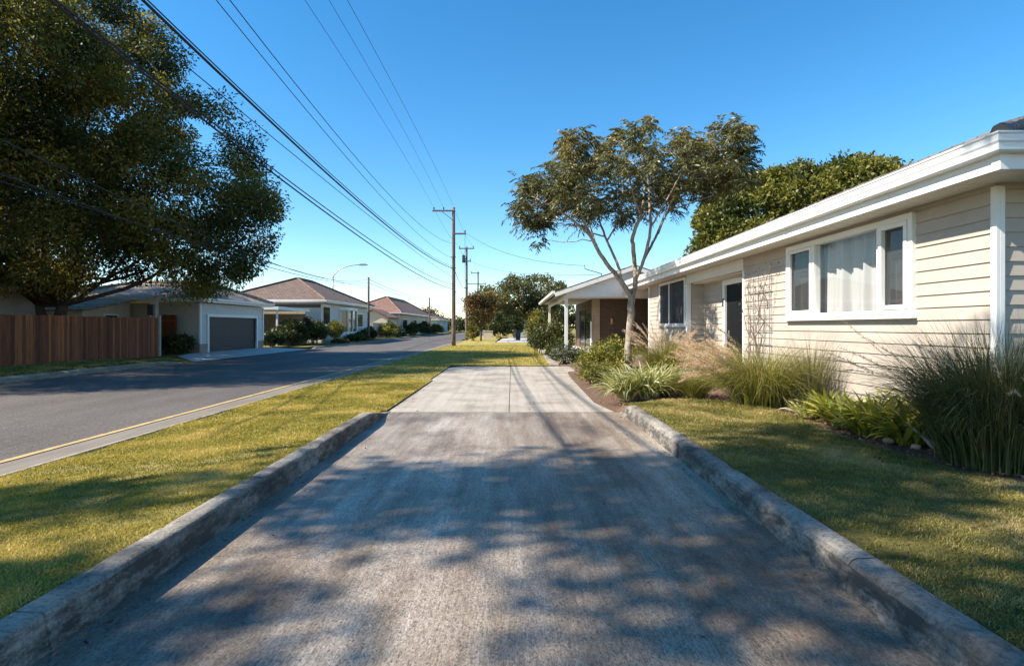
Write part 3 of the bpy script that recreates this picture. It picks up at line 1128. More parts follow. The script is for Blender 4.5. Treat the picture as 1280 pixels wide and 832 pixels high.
# recess: header, side trims, post, door
G = Geo()
G.box(HX - .05, HX + .10, 12.70, 16.80, 2.76, 3.028)
G.build('header_beam', MT['soffit'], house, bevel=.005)
G = Geo()
G.box(HX - .04, HX + .44, 12.68, 12.75, .12, 2.757)
G.build('door_trim', MT['white'], house, bevel=.004)
G = Geo()
G.box(HX - .06, HX + .06, 16.70, 16.83, .10, 2.757)
G.build('post', MT['white'], house, bevel=.006)
G = Geo()
G.box(HX + .1, HX + .45, 12.76, 16.64, 2.73, 2.76)
G.build('recess_ceiling', MT['soffit'], house)
G = Geo()
G.box(HX - .1, HX + .45, 12.76, 16.64, .05, .28)
G.build('doorstep', MT['concrete_plain'], house, bevel=.01)
door = Geo()
xd = HX + .44
for (a, b, z0, z1) in ((12.76, 12.9, .28, 2.72), (14.94, 15.1, .28, 2.72), (12.9, 14.94, 2.58, 2.72)):
    door.box(xd - .06, xd + .08, a, b, z0, z1)
dr = door.build('door', MT['white'], house, bevel=.004)
G = Geo()
G.box(xd + .0, xd + .03, 12.9, 14.94, .3, 2.58)
G.build('pane', MT['door_mesh'], dr)
G = Geo()
G.box(xd + .035, xd + .05, 13.84, 13.98, .3, 2.58)
G.box(xd + .035, xd + .05, 12.9, 14.94, 1.15, 1.25)
G.build('stile', MT['dark_metal'], dr)
G = Geo()
G.box(xd - .085, xd - .055, 14.99, 15.05, 2.02, 2.24)
G.build('door_bell', MT['dark_metal'], dr, bevel=.006)
G = Geo()
G.box(xd - .03, xd - .0, 14.72, 14.76, 1.25, 1.4)
G.build('handle', MT['grey_metal'], dr, bevel=.006)


def frame_rect(G, x0, x1, y0, y1, z0, z1, t):
    """four-sided frame in the y-z plane between x0 and x1"""
    G.box(x0, x1, y0, y0 + t, z0, z1)
    G.box(x0, x1, y1 - t, y1, z0, z1)
    G.box(x0, x1, y0 + t, y1 - t, z0, z0 + t)
    G.box(x0, x1, y0 + t, y1 - t, z1 - t, z1)


# picture window: outer frame, projecting near casement, fixed pane, far casement
G = Geo()
y0, y1, z0, z1 = W1
frame_rect(G, HX - .075, HX + .06, y0, y1, z0, z1, .085)
w = G.build('window', MT['white'], house, bevel=.004)
G = Geo()
G.box(HX - .11, HX - .02, y0 - .03, y1 + .03, z0 - .035, z0 + .012)
G.build('sill', MT['white'], w, bevel=.004)
Y0, Y1, Z0, Z1 = y0 + .085, y1 - .085, z0 + .085, z1 - .085
ma, mb = 7.985, 9.73
for m_ in (ma, mb):
    G = Geo()
    G.box(HX - .06, HX + .055, m_ - .04, m_ + .04, Z0, Z1)
    G.build('mullion', MT['white'], w, bevel=.003)
G = Geo()
frame_rect(G, HX - .09, HX - .03, Y0 + .004, ma - .044, Z0 + .004, Z1 - .004, .06)
G.build('casement', MT['white'], w, bevel=.004)
G = Geo()
frame_rect(G, HX - .07, HX - .03, mb + .044, Y1 - .004, Z0 + .004, Z1 - .004, .055)
G.build('casement', MT['white'], w, bevel=.004)
for (a, b) in ((Y0 + .06, ma - .1), (ma + .04, mb - .04), (mb + .095, Y1 - .055)):
    G = Geo()
    G.poly([(HX - .02, a, Z0), (HX - .02, a, Z1), (HX - .02, b, Z1), (HX - .02, b, Z0)])
    G.build('pane', MT['glass'], w, fix=False)
for (a, b) in ((Y0 + .06, ma - .1), (mb + .095, Y1 - .055)):
    G = Geo()
    G.box(HX + .0, HX + .002, a, b, Z0, Z1)
    G.build('fly_screen', MT['screen'], w)
yy = np.linspace(y0 + .02, y1 - .02, 420)
fold = .028 * np.sin(yy * 21 + 1.5 * np.sin(yy * 3.1)) + .02 * np.sin(yy * 47 + 2) * np.sin(yy * 5) + .015 * np.sin(yy * 9.3)
zz = np.linspace(z0 - .05, z1 + .03, 12)
Vv = np.array([[(HX + .16 + f * (1.1 + .8 * (zz[-1] - z) / 1.4), y, z) for y, f in zip(yy, fold)] for z in zz])
i = (np.arange(11)[:, None] * 420 + np.arange(419)[None, :]).ravel()
np_mesh('curtain', Vv, np.stack([i, i + 1, i + 421, i + 420], 1), MT['curtain'], w, None, True)

# second window: two dark screened panes
G = Geo()
y0, y1, z0, z1 = W2
frame_rect(G, HX - .06, HX + .06, y0, y1, z0, z1, .08)
w = G.build('window', MT['white'], house, bevel=.004)
G = Geo()
G.box(HX - .05, HX + .05, 18.66, 18.74, z0 + .08, z1 - .08)
G.build('mullion', MT['white'], w, bevel=.003)
for a, b in ((y0 + .08, 18.66), (18.74, y1 - .08)):
    G = Geo()
    G.poly([(HX - .01, a, z0 + .08), (HX - .01, a, z1 - .08), (HX - .01, b, z1 - .08), (HX - .01, b, z0 + .08)])
    G.build('pane', MT['glass'], w, fix=False)
    G = Geo()
    G.box(HX - .03, HX - .028, a, b, z0 + .08, z1 - .08)
    G.build('fly_screen', MT['screen'], w)
G = Geo()
G.box(HX - .09, HX - .02, y0 - .03, y1 + .03, z0 - .03, z0 + .01)
G.build('sill', MT['white'], w, bevel=.003)

# eaves: soffit, fascia, gutter
EX, EY = 4.67, 5.44
G = Geo()
G.box(EX + .02, HX + .3, EY + .02, 36.4, 3.036, 3.05)
G.box(HX + .3, 13.6, EY + .02, 6.4, 3.036, 3.05)
for k in range(1, 6):     # soffit board joints
    xx = EX + .02 + k * .088
    G.box(xx, xx + .006, 6.08, 36.3, 3.030, 3.036)
G.build('soffit', MT['soffit'], house)
G = Geo()
G.box(5.5, 13.2, 6.4, 36, 3.06, 3.08)
G.build('ceiling', MT['dark_room'], house)
G = Geo()
G.box(EX, EX + .022, EY, 36.4, 3.005, 3.20)
G.build('fascia', MT['white'], house, bevel=.003)
G = Geo()
G.box(EX + .023, 13.6, EY, EY + .022, 3.005, 3.20)
G.build('fascia', MT['white'], house, bevel=.003)
G = Geo()
G.box(EX - .012, EX + .09, EY - .012, EY + .09, 3.0, 3.195)
G.build('fascia_corner', MT['white'], house, bevel=.003)


def gutter_profile(s):
    """quad gutter profile (offset outwards, z)"""
    return [(.0, 3.150), (.085, 3.150), (.10, 3.165), (.105, 3.225), (.118, 3.245), (.122, 3.30), (.135, 3.315), (.135, 3.33), (.115, 3.33), (.10, 3.315), (.0, 3.30)]


G = Geo()
pr = gutter_profile(1)
n = len(pr)
vs, fs = [], []
for y in (36.4, EY):      # mitred at the near corner
    for (o_, z) in pr:
        vs.append((EX - o_, y - (o_ if y == EY else 0), z))
for (o_, z) in pr:
    vs.append((13.6, EY - o_, z))
for s in range(2):
    for a in range(n):
        b = (a + 1) % n
        fs.append((s * n + a, s * n + b, (s + 1) * n + b, (s + 1) * n + a))
fs.append(tuple(range(n)))
fs.append(tuple(range(2 * n, 3 * n)))
G.add(vs, fs)
# gutter joiner sleeves
for y in (9.6, 14.6, 19.4):
    G.prism([(EX - o_ * 1.03 - .003 * (o_ > 0), z + (.003 if z > 3.3 else -.003)) for (o_, z) in pr], 'y', y, y + .09)
gt = G.build('gutter', MT['gutter'], house)
# main hipped roof
RX0, RX1, RY0, RY1, RZ = EX - .05, 13.5, EY - .05, 36.4, 3.31
rx, rz = (RX0 + RX1) / 2, RZ + .40 * (RX1 - RX0) / 2
ra, rb = (rx, RY0 + (RX1 - RX0) / 2 * 1.0, rz), (rx, RY1 - 4.4, rz)
G = Geo()
c = [(RX0, RY0, RZ), (RX1, RY0, RZ), (RX1, RY1, RZ), (RX0, RY1, RZ)]
G.poly([c[0], c[1], ra])
G.poly([c[1], c[2], rb, ra])
G.poly([c[2], c[3], rb])
G.poly([c[3], c[0], ra, rb])
rf = G.build('roof', MT['roof_grey'], house)
G = Geo()
for p, q in ((c[0], ra), (c[3], rb), (ra, rb)):
    P = np.linspace(np.array(p), np.array(q), 60)
    P[:, 2] += .03 + .012 * (np.arange(60) % 2)
    G.tube(P, .075, 8)
G.build('ridge_capping', MT['roof_grey'], rf)

# --- front porch (towards the street, further down the drive)
PX = 2.3
G = Geo()
G.box(2.05, 6.6, 23.9, 35.9, .0, .28)
G.build('porch_floor', MT['concrete_plain'], house, bevel=.01)
for y in (24.1, 29.3, 34.8):
    if y == 29.3:
        continue
    G = Geo()
    G.box(PX - .065, PX + .065, y - .065, y + .065, .28, 2.70)
    G.box(PX - .085, PX + .085, y - .085, y + .085, .28, .40)
    G.build('porch_post', MT['white'], house, bevel=.006)
G = Geo()
G.box(PX - .07, PX + .07, 24.03, 35.2, 2.70, 2.86)
G.box(PX + .072, 6.2, 24.03, 24.17, 2.70, 2.86)
G.build('porch_beam', MT['white'], house, bevel=.004)
G = Geo()
G.box(1.95, 6.6, 23.85, 35.3, 2.862, 2.88)
G.build('porch_ceiling', MT['stone'], house)
# gable with boards facing the camera
AP = (5.1, 4.02)
slope = (AP[1] - 2.92) / (AP[0] - 1.85)
G = Geo()
z = 2.74
while z < 3.9:
    xa = 1.9 + max(0, (z + .12 - 2.92) / slope)
    xb = 5.1 + max(0, (AP[1] - (z + .12)) / slope)
    G.prism([(23.78, z), (23.80, z + .125), (23.86, z + .125), (23.86, z)], 'x', max(xa, 2.15) + .1, min(xb, 6.4) - .05)
    z += .12
G.build('gable', MT['white'], house)
G = Geo()
th = .10
for sgn in (1,):
    G.prism([(1.80, 2.86), (5.1, 2.86 + slope * 3.3), (6.6, 2.86 + slope * 1.8), (6.6, 2.86 + slope * 1.8 + th), (5.1, 2.86 + slope * 3.3 + th), (1.80, 2.86 + th)], 'y', 23.62, 35.6)
G.build('porch_roof', MT['roof_grey'], house)
G = Geo()
G.prism([(1.79, 2.74), (5.1, 2.74 + slope * 3.3), (6.4, 2.74 + slope * 2.0), (6.4, 2.88 + slope * 2.0), (5.1, 2.90 + slope * 3.3), (1.79, 2.90)], 'y', 23.58, 23.615)
G.build('barge_board', MT['white'], house)
G = Geo()
G.prism([(1.68, 2.87), (1.79, 2.84), (1.79, 2.98), (1.66, 2.98)], 'y', 23.6, 35.6)
G.build('porch_gutter', MT['gutter'], house, bevel=.004)
# porch walls
G = Geo()
G.box(4.32, 6.7, 28.0, 28.2, .28, 2.86)
G.build('brick_wall', MT['brick'], house)
G = Geo()
G.box(3.95, 4.31, 27.9, 28.25, .28, 2.86)
G.build('brick_pier', MT['brick_pale'], house)
G = Geo()
G.box(6.6, 6.75, 21.5, 27.99, .1, 2.86)
G.box(5.36, 6.59, 21.52, 21.6, .1, 2.86)
G.build('dark_wall', MT['brown_cladding'], house)
G = Geo()
G.box(4.02, 4.15, 28.26, 35.9, .28, 2.86)
G.build('porch_side_wall', MT['brown_cladding'], house)
G = Geo()
frame_rect(G, 3.95, 4.018, 28.5, 33.4, .3, 2.5, .09)
G.box(3.955, 4.012, 30.9, 31.0, .39, 2.41)
dw = G.build('sliding_door', MT['brown_cladding'], house, bevel=.004)
for a, b in ((28.59, 30.9), (31.0, 33.31)):
    G = Geo()
    G.box(3.985, 4.0, a, b, .39, 2.41)
    G.build('pane', MT['dark_glass'], dw)
G = Geo()
G.box(4.84, 4.96, 27.88, 27.998, 1.62, 1.70)
G.tube([(4.9, 27.93, 1.68), (4.9, 27.90, 1.76), (4.9, 27.90, 1.9)], [.05, .07, .06], 10)
G.build('wall_lamp', MT['amber'], house)
G = Geo()
G.tube([(3.88, 27.86, .3), (3.88, 27.86, 1.75)], .05, 10)
G.build('downpipe', MT['white'], house)
G = Geo()
G.box(2.85, 3.35, 23.45, 23.88, -.05, .16)
G.box(2.85, 3.35, 23.62, 23.88, .16, .44)
G.build('porch_step', MT['concrete_plain'], house, bevel=.012)
G = Geo()
G.tube([(3.1, 22.9, 0)] and [at(752, 348, 23.9) + [0, 0, -.1], at(752, 348, 23.9) + [0, 0, .02]], .02, 6)
p = at(752, 342, 23.9)
G.tube([p, at(731, 336, 23.9), at(731, 331, 23.9)], .018, 6)
G.tube([p + [0, 0, -.25], p], .018, 6)
G.build('service_bracket', MT['dark_metal'], house)

# ================================================================== SMALL THINGS BY THE HOUSE
tx = HX - .06
tr = thing('trellis', 'thin grey wire trellis fixed to the siding between door and picture window', 'trellis', (tx, 11.7, .2))
G = Geo()
for y in np.linspace(11.35, 12.35, 5):
    G.tube([(tx, y, .3), (tx, y, 2.55)], .009, 6)
for z in np.linspace(.6, 2.5, 8):
    G.tube([(tx, 11.3, z), (tx, 12.4, z)], .008, 6)
G.build('lattice', MT['grey_metal'], tr)
cl = thing('climbing_plant', 'sparse bare-stemmed climber tied to the wire trellis', 'climbing plant', (tx - .06, 12.0, .2))
rg = np.random.default_rng(21)
G = Geo()
ends = []
for (ya, za) in ((11.25, 2.62), (11.5, 2.3), (12.2, 2.4), (11.9, 2.55), (11.05, 2.75), (12.4, 1.9)):
    P = wood(G, (tx - .05, 11.95, .2), (tx - .03 - rg.random() * .12, ya, za), .016, .005, rg, .12, 9, 5)
    ends += [P[-1], P[-2], P[-3]]
G.build('stem', MT['pole_wood'], cl, smooth=True, fix=False)
V, Fc, t = clump_leaves(np.array(ends), np.full(len(ends), .12), 7, .06, .03, rg, .3)
np_mesh('foliage', V, Fc, MT['leaf_grey'], cl, t)

st = thing('plant_stand', 'small rusty wire plant stand against the wall of the entry recess', 'plant stand', (4.95, 15.3, .15))
G = Geo()
for (dx, dy) in ((-.16, -.16), (.16, -.16), (.16, .16), (-.16, .16)):
    G.tube([(4.95 + dx, 15.3 + dy, .14), (4.95 + dx * .8, 15.3 + dy * .8, .55), (4.95 + dx, 15.3 + dy, .98)], .012, 6)
G.build('leg', MT['rust'], st)
G = Geo()
for z, r in ((.55, .19), (.96, .23), (.75, .19)):
    a = np.linspace(0, 2 * math.pi, 17)
    G.tube(np.stack([4.95 + r * np.cos(a), 15.3 + r * np.sin(a), np.full(17, z)], 1), .011, 6, False)
for k in range(-3, 4):
    G.tube([(4.95 + k * .05, 15.3 - .18, .56), (4.95 + k * .05, 15.3 + .18, .56)], .006, 5)
G.build('ring', MT['rust'], st)
rg = np.random.default_rng(31)


def rock(base, r, label, mat):
    import bmesh
    bm = bmesh.new()
    bmesh.ops.create_icosphere(bm, subdivisions=3, radius=r)
    s = np.array([1.25, .9, .7]) * rg.uniform(.8, 1.2, 3)
    o_ = rg.random(3) * 9
    for v in bm.verts:
        k = 1 + .45 * mnoise.noise(tuple(np.array(v.co) / r * .9 + o_))
        v.co = (v.co.x * s[0] * k, v.co.y * s[1] * k, v.co.z * s[2] * k)
    me = bpy.data.meshes.new('garden_rock')
    bm.to_mesh(me)
    bm.free()
    for p_ in me.polygons:
        p_.use_smooth = True
    o = add_mesh('garden_rock', me, mat, None)
    o.location = base
    o.rotation_euler = (0, 0, rg.uniform(0, 6))
    return tag(o, label, 'rock', 'rocks edging the garden bed')


rock((4.32, 6.52, .19), .06, 'larger tan rock at the foot of the yellow-green broad-leaved clump', MT['rock'])
rock((4.42, 6.22, .185), .045, 'small tan rock between the broad-leaved clump and the silver plant', MT['rock'])
rock((4.55, 6.05, .18), .05, 'flat pale rock just below the silver spiky plant', MT['stone'])

# ================================================================== PLANTS ALONG THE HOUSE
rg = np.random.default_rng(41)
fountain('fountain_grass', 'big dark green fountain grass clump in the mulch by the near house corner', (4.72, 5.5, .17), 'grass_dark', rg,
         n=5200, length=1.3, r0=.44, width=.011, phi0=(0, 25), phi1=(25, 140), plumes=14, plume_len=1.6, plume_az=(140, 260), plume_phi=((8, 40), (50, 120)), hairs=150, hl=.045)
fountain('fountain_grass', 'broad lime green fountain grass with pinkish plumes left of the picture window', (4.3, 9.75, .17), 'grass_lime', rg,
         n=3000, length=1.25, r0=.42, width=.010, phi0=(0, 45), phi1=(60, 145), plumes=70, plume_len=1.45, plume_az=(100, 200), plume_phi=((10, 45), (60, 125)), tl=(0, .85), hairs=240, hl=.07)
fountain('fountain_grass', 'thin upright wispy grass beside the lime fountain grass under the picture window', (4.75, 9.0, .17), 'grass_dark', rg,
         n=420, length=1.15, r0=.15, width=.008, phi0=(0, 18), phi1=(15, 70), tl=(.1, .9))
fountain('tuft_grass', 'low rounded green grass tuft right of the striped strap-leaved clumps', (3.42, 10.75, .17), 'grass_lime', rg,
         n=1500, length=.62, r0=.2, width=.008, phi0=(0, 45), phi1=(40, 125), tl=(.0, .7))
fountain('fountain_grass', 'soft green fountain grass with pink plumes behind the tree trunk below the double window', (4.15, 15.6, .17), 'grass_lime', rg,
         n=2000, length=1.05, r0=.3, width=.011, phi0=(0, 38), phi1=(50, 130), plumes=45, plume_len=1.5, plume_phi=((0, 30), (30, 90)), tl=(0, .7), hairs=200, hl=.07)
fountain('fountain_grass', 'tall thin dry grass beside the white entry post', (4.55, 16.3, .17), 'grass_lime', rg,
         n=420, length=1.25, r0=.2, width=.012, phi0=(0, 22), phi1=(20, 80), tl=(.3, 1.))
fountain('tuft_grass', 'straw coloured spent plume grass in front of the dark entry door', (4.6, 12.6, .17), 'grass_lime', rg,
         n=500, length=.75, r0=.25, width=.009, phi0=(0, 45), phi1=(60, 130), plumes=60, plume_len=1.25, plume_az=(90, 270), plume_phi=((5, 40), (50, 115)), tl=(.5, 1.), hairs=240, hl=.07)


def strap(name, label, base, mat, rg, n, length, width, r0, phi0, phi1, tl, group=None, shape='strap', cat='plant', seg=7, twist=.35):
    root = thing(name, label, cat, base, group)
    V, Fc, _ = blade_arrays(base, n, length, rg, r0, phi0, phi1, width, seg, shape, twist=twist)
    np_mesh('leaf', V, Fc, MT[mat], root, tints(n, seg, rg, *tl))['kind'] = 'stuff'
    return root


for (x, y, l, lab) in ((2.22, 11.0, .72, 'leftmost striped strap-leaved clump spilling over the driveway edge'),
                       (2.62, 10.95, .78, 'middle striped strap-leaved clump at the end of the right kerb'),
                       (2.98, 11.35, .70, 'right striped strap-leaved clump next to the low grass tuft'),
                       (2.55, 11.9, .75, 'back striped strap-leaved clump nearest the street tree trunk')):
    strap('strap_leaf_plant', lab, (x, y, .1 + .02 * (x - 2)), 'variegated', rg, 330, l, .024, .17, (0, 50), (60, 150), (0, 1.), 'striped strap-leaved clumps')
for (x, y, l, lab) in ((4.42, 7.55, .52, 'leftmost bright green broad-leaved clump under the picture window'),
                       (4.42, 6.95, .60, 'middle bright green broad-leaved clump under the picture window'),
                       (4.52, 6.45, .58, 'right bright green broad-leaved clump beside the rocks'),
                       (4.95, 7.0, .62, 'back bright green broad-leaved clump against the siding')):
    strap('broad_leaf_plant', lab, (x, y, .17), 'broadleaf', rg, 230, l * .9, .048, .15, (0, 55), (45, 135), (.05, .95), 'bright broad-leaved clumps')
strap('silver_plant', 'small silver spiky plant in the mulch beside the big dark fountain grass', (4.6, 6.12, .17), 'agave', rg, 46, .34, .04, .05, (0, 50), (10, 80), (0, 1))
strap('silver_plant', 'small pale leaved plant between lime fountain grass and broad-leaved clumps', (4.33, 8.35, .17), 'variegated', rg, 120, .32, .03, .12, (5, 60), (40, 120), (.3, 1.))
strap('broad_leaf_plant', 'low green bushy plant just left of the broad-leaved clumps', (4.5, 8.15, .17), 'leaf_bright', rg, 140, .45, .04, .15, (0, 50), (40, 120), (.1, .9))

make_bush('garden_shrub', 'bright green leafy shrub at the left edge of the bed near the driveway bend', (2.15, 14.6, .06), (.55, .8, .62), 'leaf_yellow', rg, 2600, .07, .04)
make_bush('garden_shrub', 'tall green leafy shrub beside the street tree trunk', (2.6, 16.2, .12), (.7, .7, .98), 'leaf_bright', rg, 3200, .08, .045)
make_bush('garden_shrub', 'olive shrub behind the street tree in front of the brick porch', (3.3, 18.4, .15), (.75, .7, 1.05), 'leaf_bright', rg, 3000, .09, .05)
make_bush('garden_shrub', 'loose light green shrub between soft fountain grass and entry post', (3.95, 14.2, .15), (.4, .5, .7), 'leaf_yellow', rg, 1500, .08, .035)
make_bush('garden_shrub', 'low green shrub at the base of the trellis wall', (3.75, 12.3, .15), (.4, .4, .4), 'leaf_grey', rg, 1200, .07, .035)
make_bush('garden_shrub', 'grey-green low shrub at the foot of the porch post', (2.15, 22.9, .02), (.62, .5, .85), 'leaf_grey', rg, 2600, .09, .05)
make_bush('garden_shrub', 'dark low shrub beside the pale porch step', (2.75, 22.9, .02), (.4, .4, .55), 'leaf_hedge', rg, 1500, .09, .05)
make_bush('garden_shrub', 'large dark rounded shrub in front of the porch corner', (1.95, 29.3, .0), (1.15, 1.9, 2.05), 'leaf_hedge', rg, 9000, .12, .065, lumps=14)
make_bush('garden_shrub', 'medium leafy shrub just left of the porch post', (2.05, 25.6, .0), (.55, .8, 1.15), 'leaf_hedge', rg, 3200, .1, .055)
make_bush('garden_shrub', 'yellow-green shrub rising behind the dark rounded shrub', (1.9, 38.5, .0), (1.0, 1.2, 3.0), 'leaf_yellow', rg, 4200, .16, .09, lumps=10)

# --- street tree: pale forked trunk, open umbrella crown
rg = np.random.default_rng(57)
TY = 17.0
root = thing('street_tree', 'slender pale-barked tree with open umbrella crown in the bed beside the driveway', 'tree', (3.52, TY, .1))
G = Geo()


def limb(pts, r0, r1):
    pts = np.array(pts, float)
    t = np.linspace(0, len(pts) - 1, (len(pts) - 1) * 5 + 1)
    P = np.stack([np.interp(t, np.arange(len(pts)), pts[:, c]) for c in range(3)], 1)
    for _ in range(2):
        P[1:-1] = (P[:-2] + 2 * P[1:-1] + P[2:]) / 4
    P[1:-1] += rg.normal(size=P[1:-1].shape) * .007
    G.tube(P, list(np.linspace(r0, r1, len(P)) * .82), 9)
    return P


def q(px, py, dy=0.):
    """measured tree point, dy metres nearer (-) or farther (+) than the trunk"""
    return at(px, py, TY) + np.array([0, dy, 0])


limbs = []
limbs.append(limb([q(784, 470), q(785, 440), q(788, 405), q(790, 368)], .155, .125))
limbs.append(limb([q(790, 372), q(776, 352, -.1), q(752, 325, -.3), q(736, 300, -.5), q(722, 270, -.6), q(702, 235, -.8)], .10, .03))
limbs.append(limb([q(736, 300, -.5), q(716, 285, -.9), q(690, 272, -1.3), q(668, 262, -1.5)], .045, .018))
limbs.append(limb([q(748, 318, -.3), q(742, 300, -.1), q(738, 270, .4), q(728, 235, .6)], .04, .018))
limbs.append(limb([q(776, 354, -.1), q(776, 332, .3), q(766, 300, .8), q(757, 270, 1.1), q(752, 235, 1.3), q(745, 205, 1.4)], .06, .025))
limbs.append(limb([q(764, 296, .8), q(778, 275, 1.0), q(787, 240, 1.1), q(790, 200, 1.2)], .035, .016))
limbs.append(limb([q(760, 290, .8), q(742, 282, 1.2), q(728, 268, 1.6), q(712, 250, 1.9)], .03, .014))
limbs.append(limb([q(791, 370), q(796, 350, .1), q(794, 318, .2), q(790, 296, 0), q(799, 270, -.3), q(803, 240, -.4), q(800, 200, -.5)], .10, .035))
limbs.append(limb([q(800, 275, -.3), q(786, 258, -.8), q(776, 232, -1.2), q(768, 200, -1.3)], .04, .016))
limbs.append(limb([q(794, 350), q(806, 318, -.2), q(811, 285, -.3), q(810, 240, -.1), q(811, 190, 0)], .07, .03))
limbs.append(limb([q(803, 325, -.2), q(822, 296, .3), q(840, 262, .7), q(862, 238, 1.0), q(890, 215, 1.2), q(925, 185, 1.3)], .055, .018))
limbs.append(limb([q(826, 290, .3), q(832, 262, -.4), q(842, 236, -.9), q(852, 205, -1.2)], .035, .015))
limbs.append(limb([q(811, 285, -.3), q(823, 258, -1.0), q(835, 230, -1.5), q(846, 200, -1.9)], .035, .014))
limbs.append(limb([q(845, 256, .7), q(872, 250, .3), q(898, 242, .1), q(918, 232, 0)], .025, .010))
limbs.append(limb([q(811, 250, -.2), q(824, 222, .8), q(832, 195, 1.5)], .03, .014))
# crown clumps: spread through an umbrella volume
top = [(640, 232), (655, 214), (668, 210), (700, 200), (708, 180), (735, 176), (752, 165), (765, 161), (782, 170), (806, 155), (830, 166), (850, 180), (866, 168), (884, 162), (905, 168), (930, 160), (950, 160)]
bot = [(636, 262), (650, 275), (680, 288), (700, 262), (720, 262), (745, 268), (770, 252), (795, 262), (830, 242), (850, 248), (880, 240), (905, 238), (925, 222), (940, 190), (952, 172)]
tp, bt = np.array(top, float), np.array(bot, float)
cl = []
while len(cl) < 340:
    px = rg.uniform(650, 924)
    a, b = np.interp(px, tp[:, 0], tp[:, 1]), np.interp(px, bt[:, 0], bt[:, 1])
    f = rg.random() ** 1.15
    py = a + 4 + (b - a - 4) * f
    u = (px - 795) / 160
    dmax = 2.6 * math.sqrt(max(.03, 1 - u * u))
    dy = rg.uniform(-1, 1) * dmax
    Yp = TY + dy
    # keep the crown domed: far/near rims hang lower
    p = at(px, py, TY)
    p[0] += dy * .05
    p[1] = Yp
    p[2] -= .35 * (dy / 2.6) ** 2
    cl.append(p)
for (px, py) in ((679, 293), (676, 300), (744, 270), (778, 272), (905, 212), (918, 226), (925, 232), (930, 228), (748, 262), (922, 172), (924, 166), (650, 266), (740, 262), (800, 262), (770, 262), (720, 258)):
    cl.append(q(px, py, rg.uniform(-.4, .4)))
cl = np.array(cl)
k = np.array([mnoise.noise((float(a) * .9, float(b) * .9, float(c) * 1.1)) for a, b, c in cl])
cl = cl[k > np.quantile(k, .08)]
allp = np.concatenate([l[6:] for l in limbs[1:]])
for p in cl[::2]:
    j = np.argmin(np.linalg.norm(allp - p, axis=1) + np.where(allp[:, 2] > p[2], 5, 0))
    wood(G, allp[j], p, .016, .005, rg, .12, 6, 5)
G.build('trunk', MT['bark_pale'], root, smooth=True, fix=False)
# drooping compound leaves: rachis directions, leaflets along them
m = len(cl)
nr, nl = 13, 12
ci = np.repeat(np.arange(m), nr)
d = unit(rg.normal(size=(m * nr, 3)) * [1, 1, .7] + [0, 0, .25])
Rl = rg.uniform(.22, .42, m * nr)
start = cl[ci] + rg.normal(size=(m * nr, 3)) * .09
tt = (np.arange(nl) + 1) / nl
C = start[:, None] + d[:, None] * (Rl[:, None] * tt)[..., None] - np.array([0, 0, 1.]) * (Rl[:, None] * .42 * tt ** 2)[..., None]
tang = d[:, None] - np.array([0, 0, .85]) * tt[None, :, None]
sd = unit(np.cross(tang, np.array([0, 0, 1.0]) + rg.normal(size=tang.shape) * .1)) * np.where(np.arange(nl) % 2, 1, -1)[None, :, None]
A = unit(tang) * .7 + sd * .8 + np.array([0, 0, -.45]) + rg.normal(size=C.shape) * .18
C, A = C.reshape(-1, 3), A.reshape(-1, 3)
V, Fc = leaf_arrays(C, A, rg.uniform(.10, .17, len(C)), rg.uniform(.03, .045, len(C)), rg)
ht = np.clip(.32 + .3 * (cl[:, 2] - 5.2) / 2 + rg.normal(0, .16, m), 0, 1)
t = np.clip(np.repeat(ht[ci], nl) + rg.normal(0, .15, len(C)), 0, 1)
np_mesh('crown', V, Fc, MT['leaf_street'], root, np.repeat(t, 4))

# ================================================================== TREES
rg = np.random.default_rng(63)
make_tree('shade_tree', 'huge dark evergreen spreading above the wooden fence across the street', (-19.4, 24.0, .1), 2.3, .24,
          [(-13.2, 24.5, 6.1, 2.8, 3.6, 2.4), (-15.6, 25.0, 8.6, 3.9, 5.0, 3.3), (-18.7, 24.0, 12.0, 4.1, 5.0, 3.6), (-22.0, 24.0, 10.0, 5.0, 5.5, 5.0),
           (-18.5, 22.2, 6.0, 4.0, 4.2, 2.8), (-23.0, 24.0, 5.9, 4.5, 4.0, 2.8), (-15.8, 27.5, 5.2, 3.0, 3.4, 2.1), (-23.0, 25.5, 15.5, 5.0, 5.0, 4.0),
           (-24.5, 28.5, 9.0, 4.0, 3.6, 3.2), (-22.0, 18.5, 8.0, 4.4, 4.4, 3.4), (-19.6, 15.8, 8.4, 3.6, 3.4, 2.8), (-18.2, 18.0, 11.6, 3.4, 3.6, 2.8), (-20.0, 13.6, 8.5, 3.2, 2.6, 2.3), (-18.0, 14.8, 10.6, 2.6, 2.5, 2.0)],
          'leaf_big', rg, spacing=1.04, per=240, ln=.17, wd=.08, crad=.82, drop=.11, dscale=.7, limbs=22, stems=3, droop=.5, zmin=2.4, fill=.25)
make_tree('verge_tree', 'tall leafy tree on the street verge behind the photographer shading the driveway', (-4.5, -4.2, .1), 4.5, .2,
          [(-10.4, 2.2, 9.7, 2.3, 1.7, 1.3), (-13.4, .9, 9.0, 1.9, 1.4, 1.2), (-7.8, 1.4, 9.9, 2.2, 1.8, 1.4), (-5.4, 2.0, 10.1, 1.9, 1.6, 1.2), (-8.0, -2.2, 10.5, 3.2, 2.0, 1.8), (-3.8, .8, 10.9, 2.0, 2.2, 1.3), (-11.4, -1.2, 10.0, 2.2, 1.5, 1.4), (-7.4, 3.0, 10.0, 1.6, 1.2, 1.0), (-6.4, -.2, 10.4, 1.8, 1.4, 1.1)],
          'leaf_big', rg, spacing=1.0, per=130, ln=.26, wd=.15, crad=.78, drop=.40, limbs=7, droop=.3, dscale=.36)
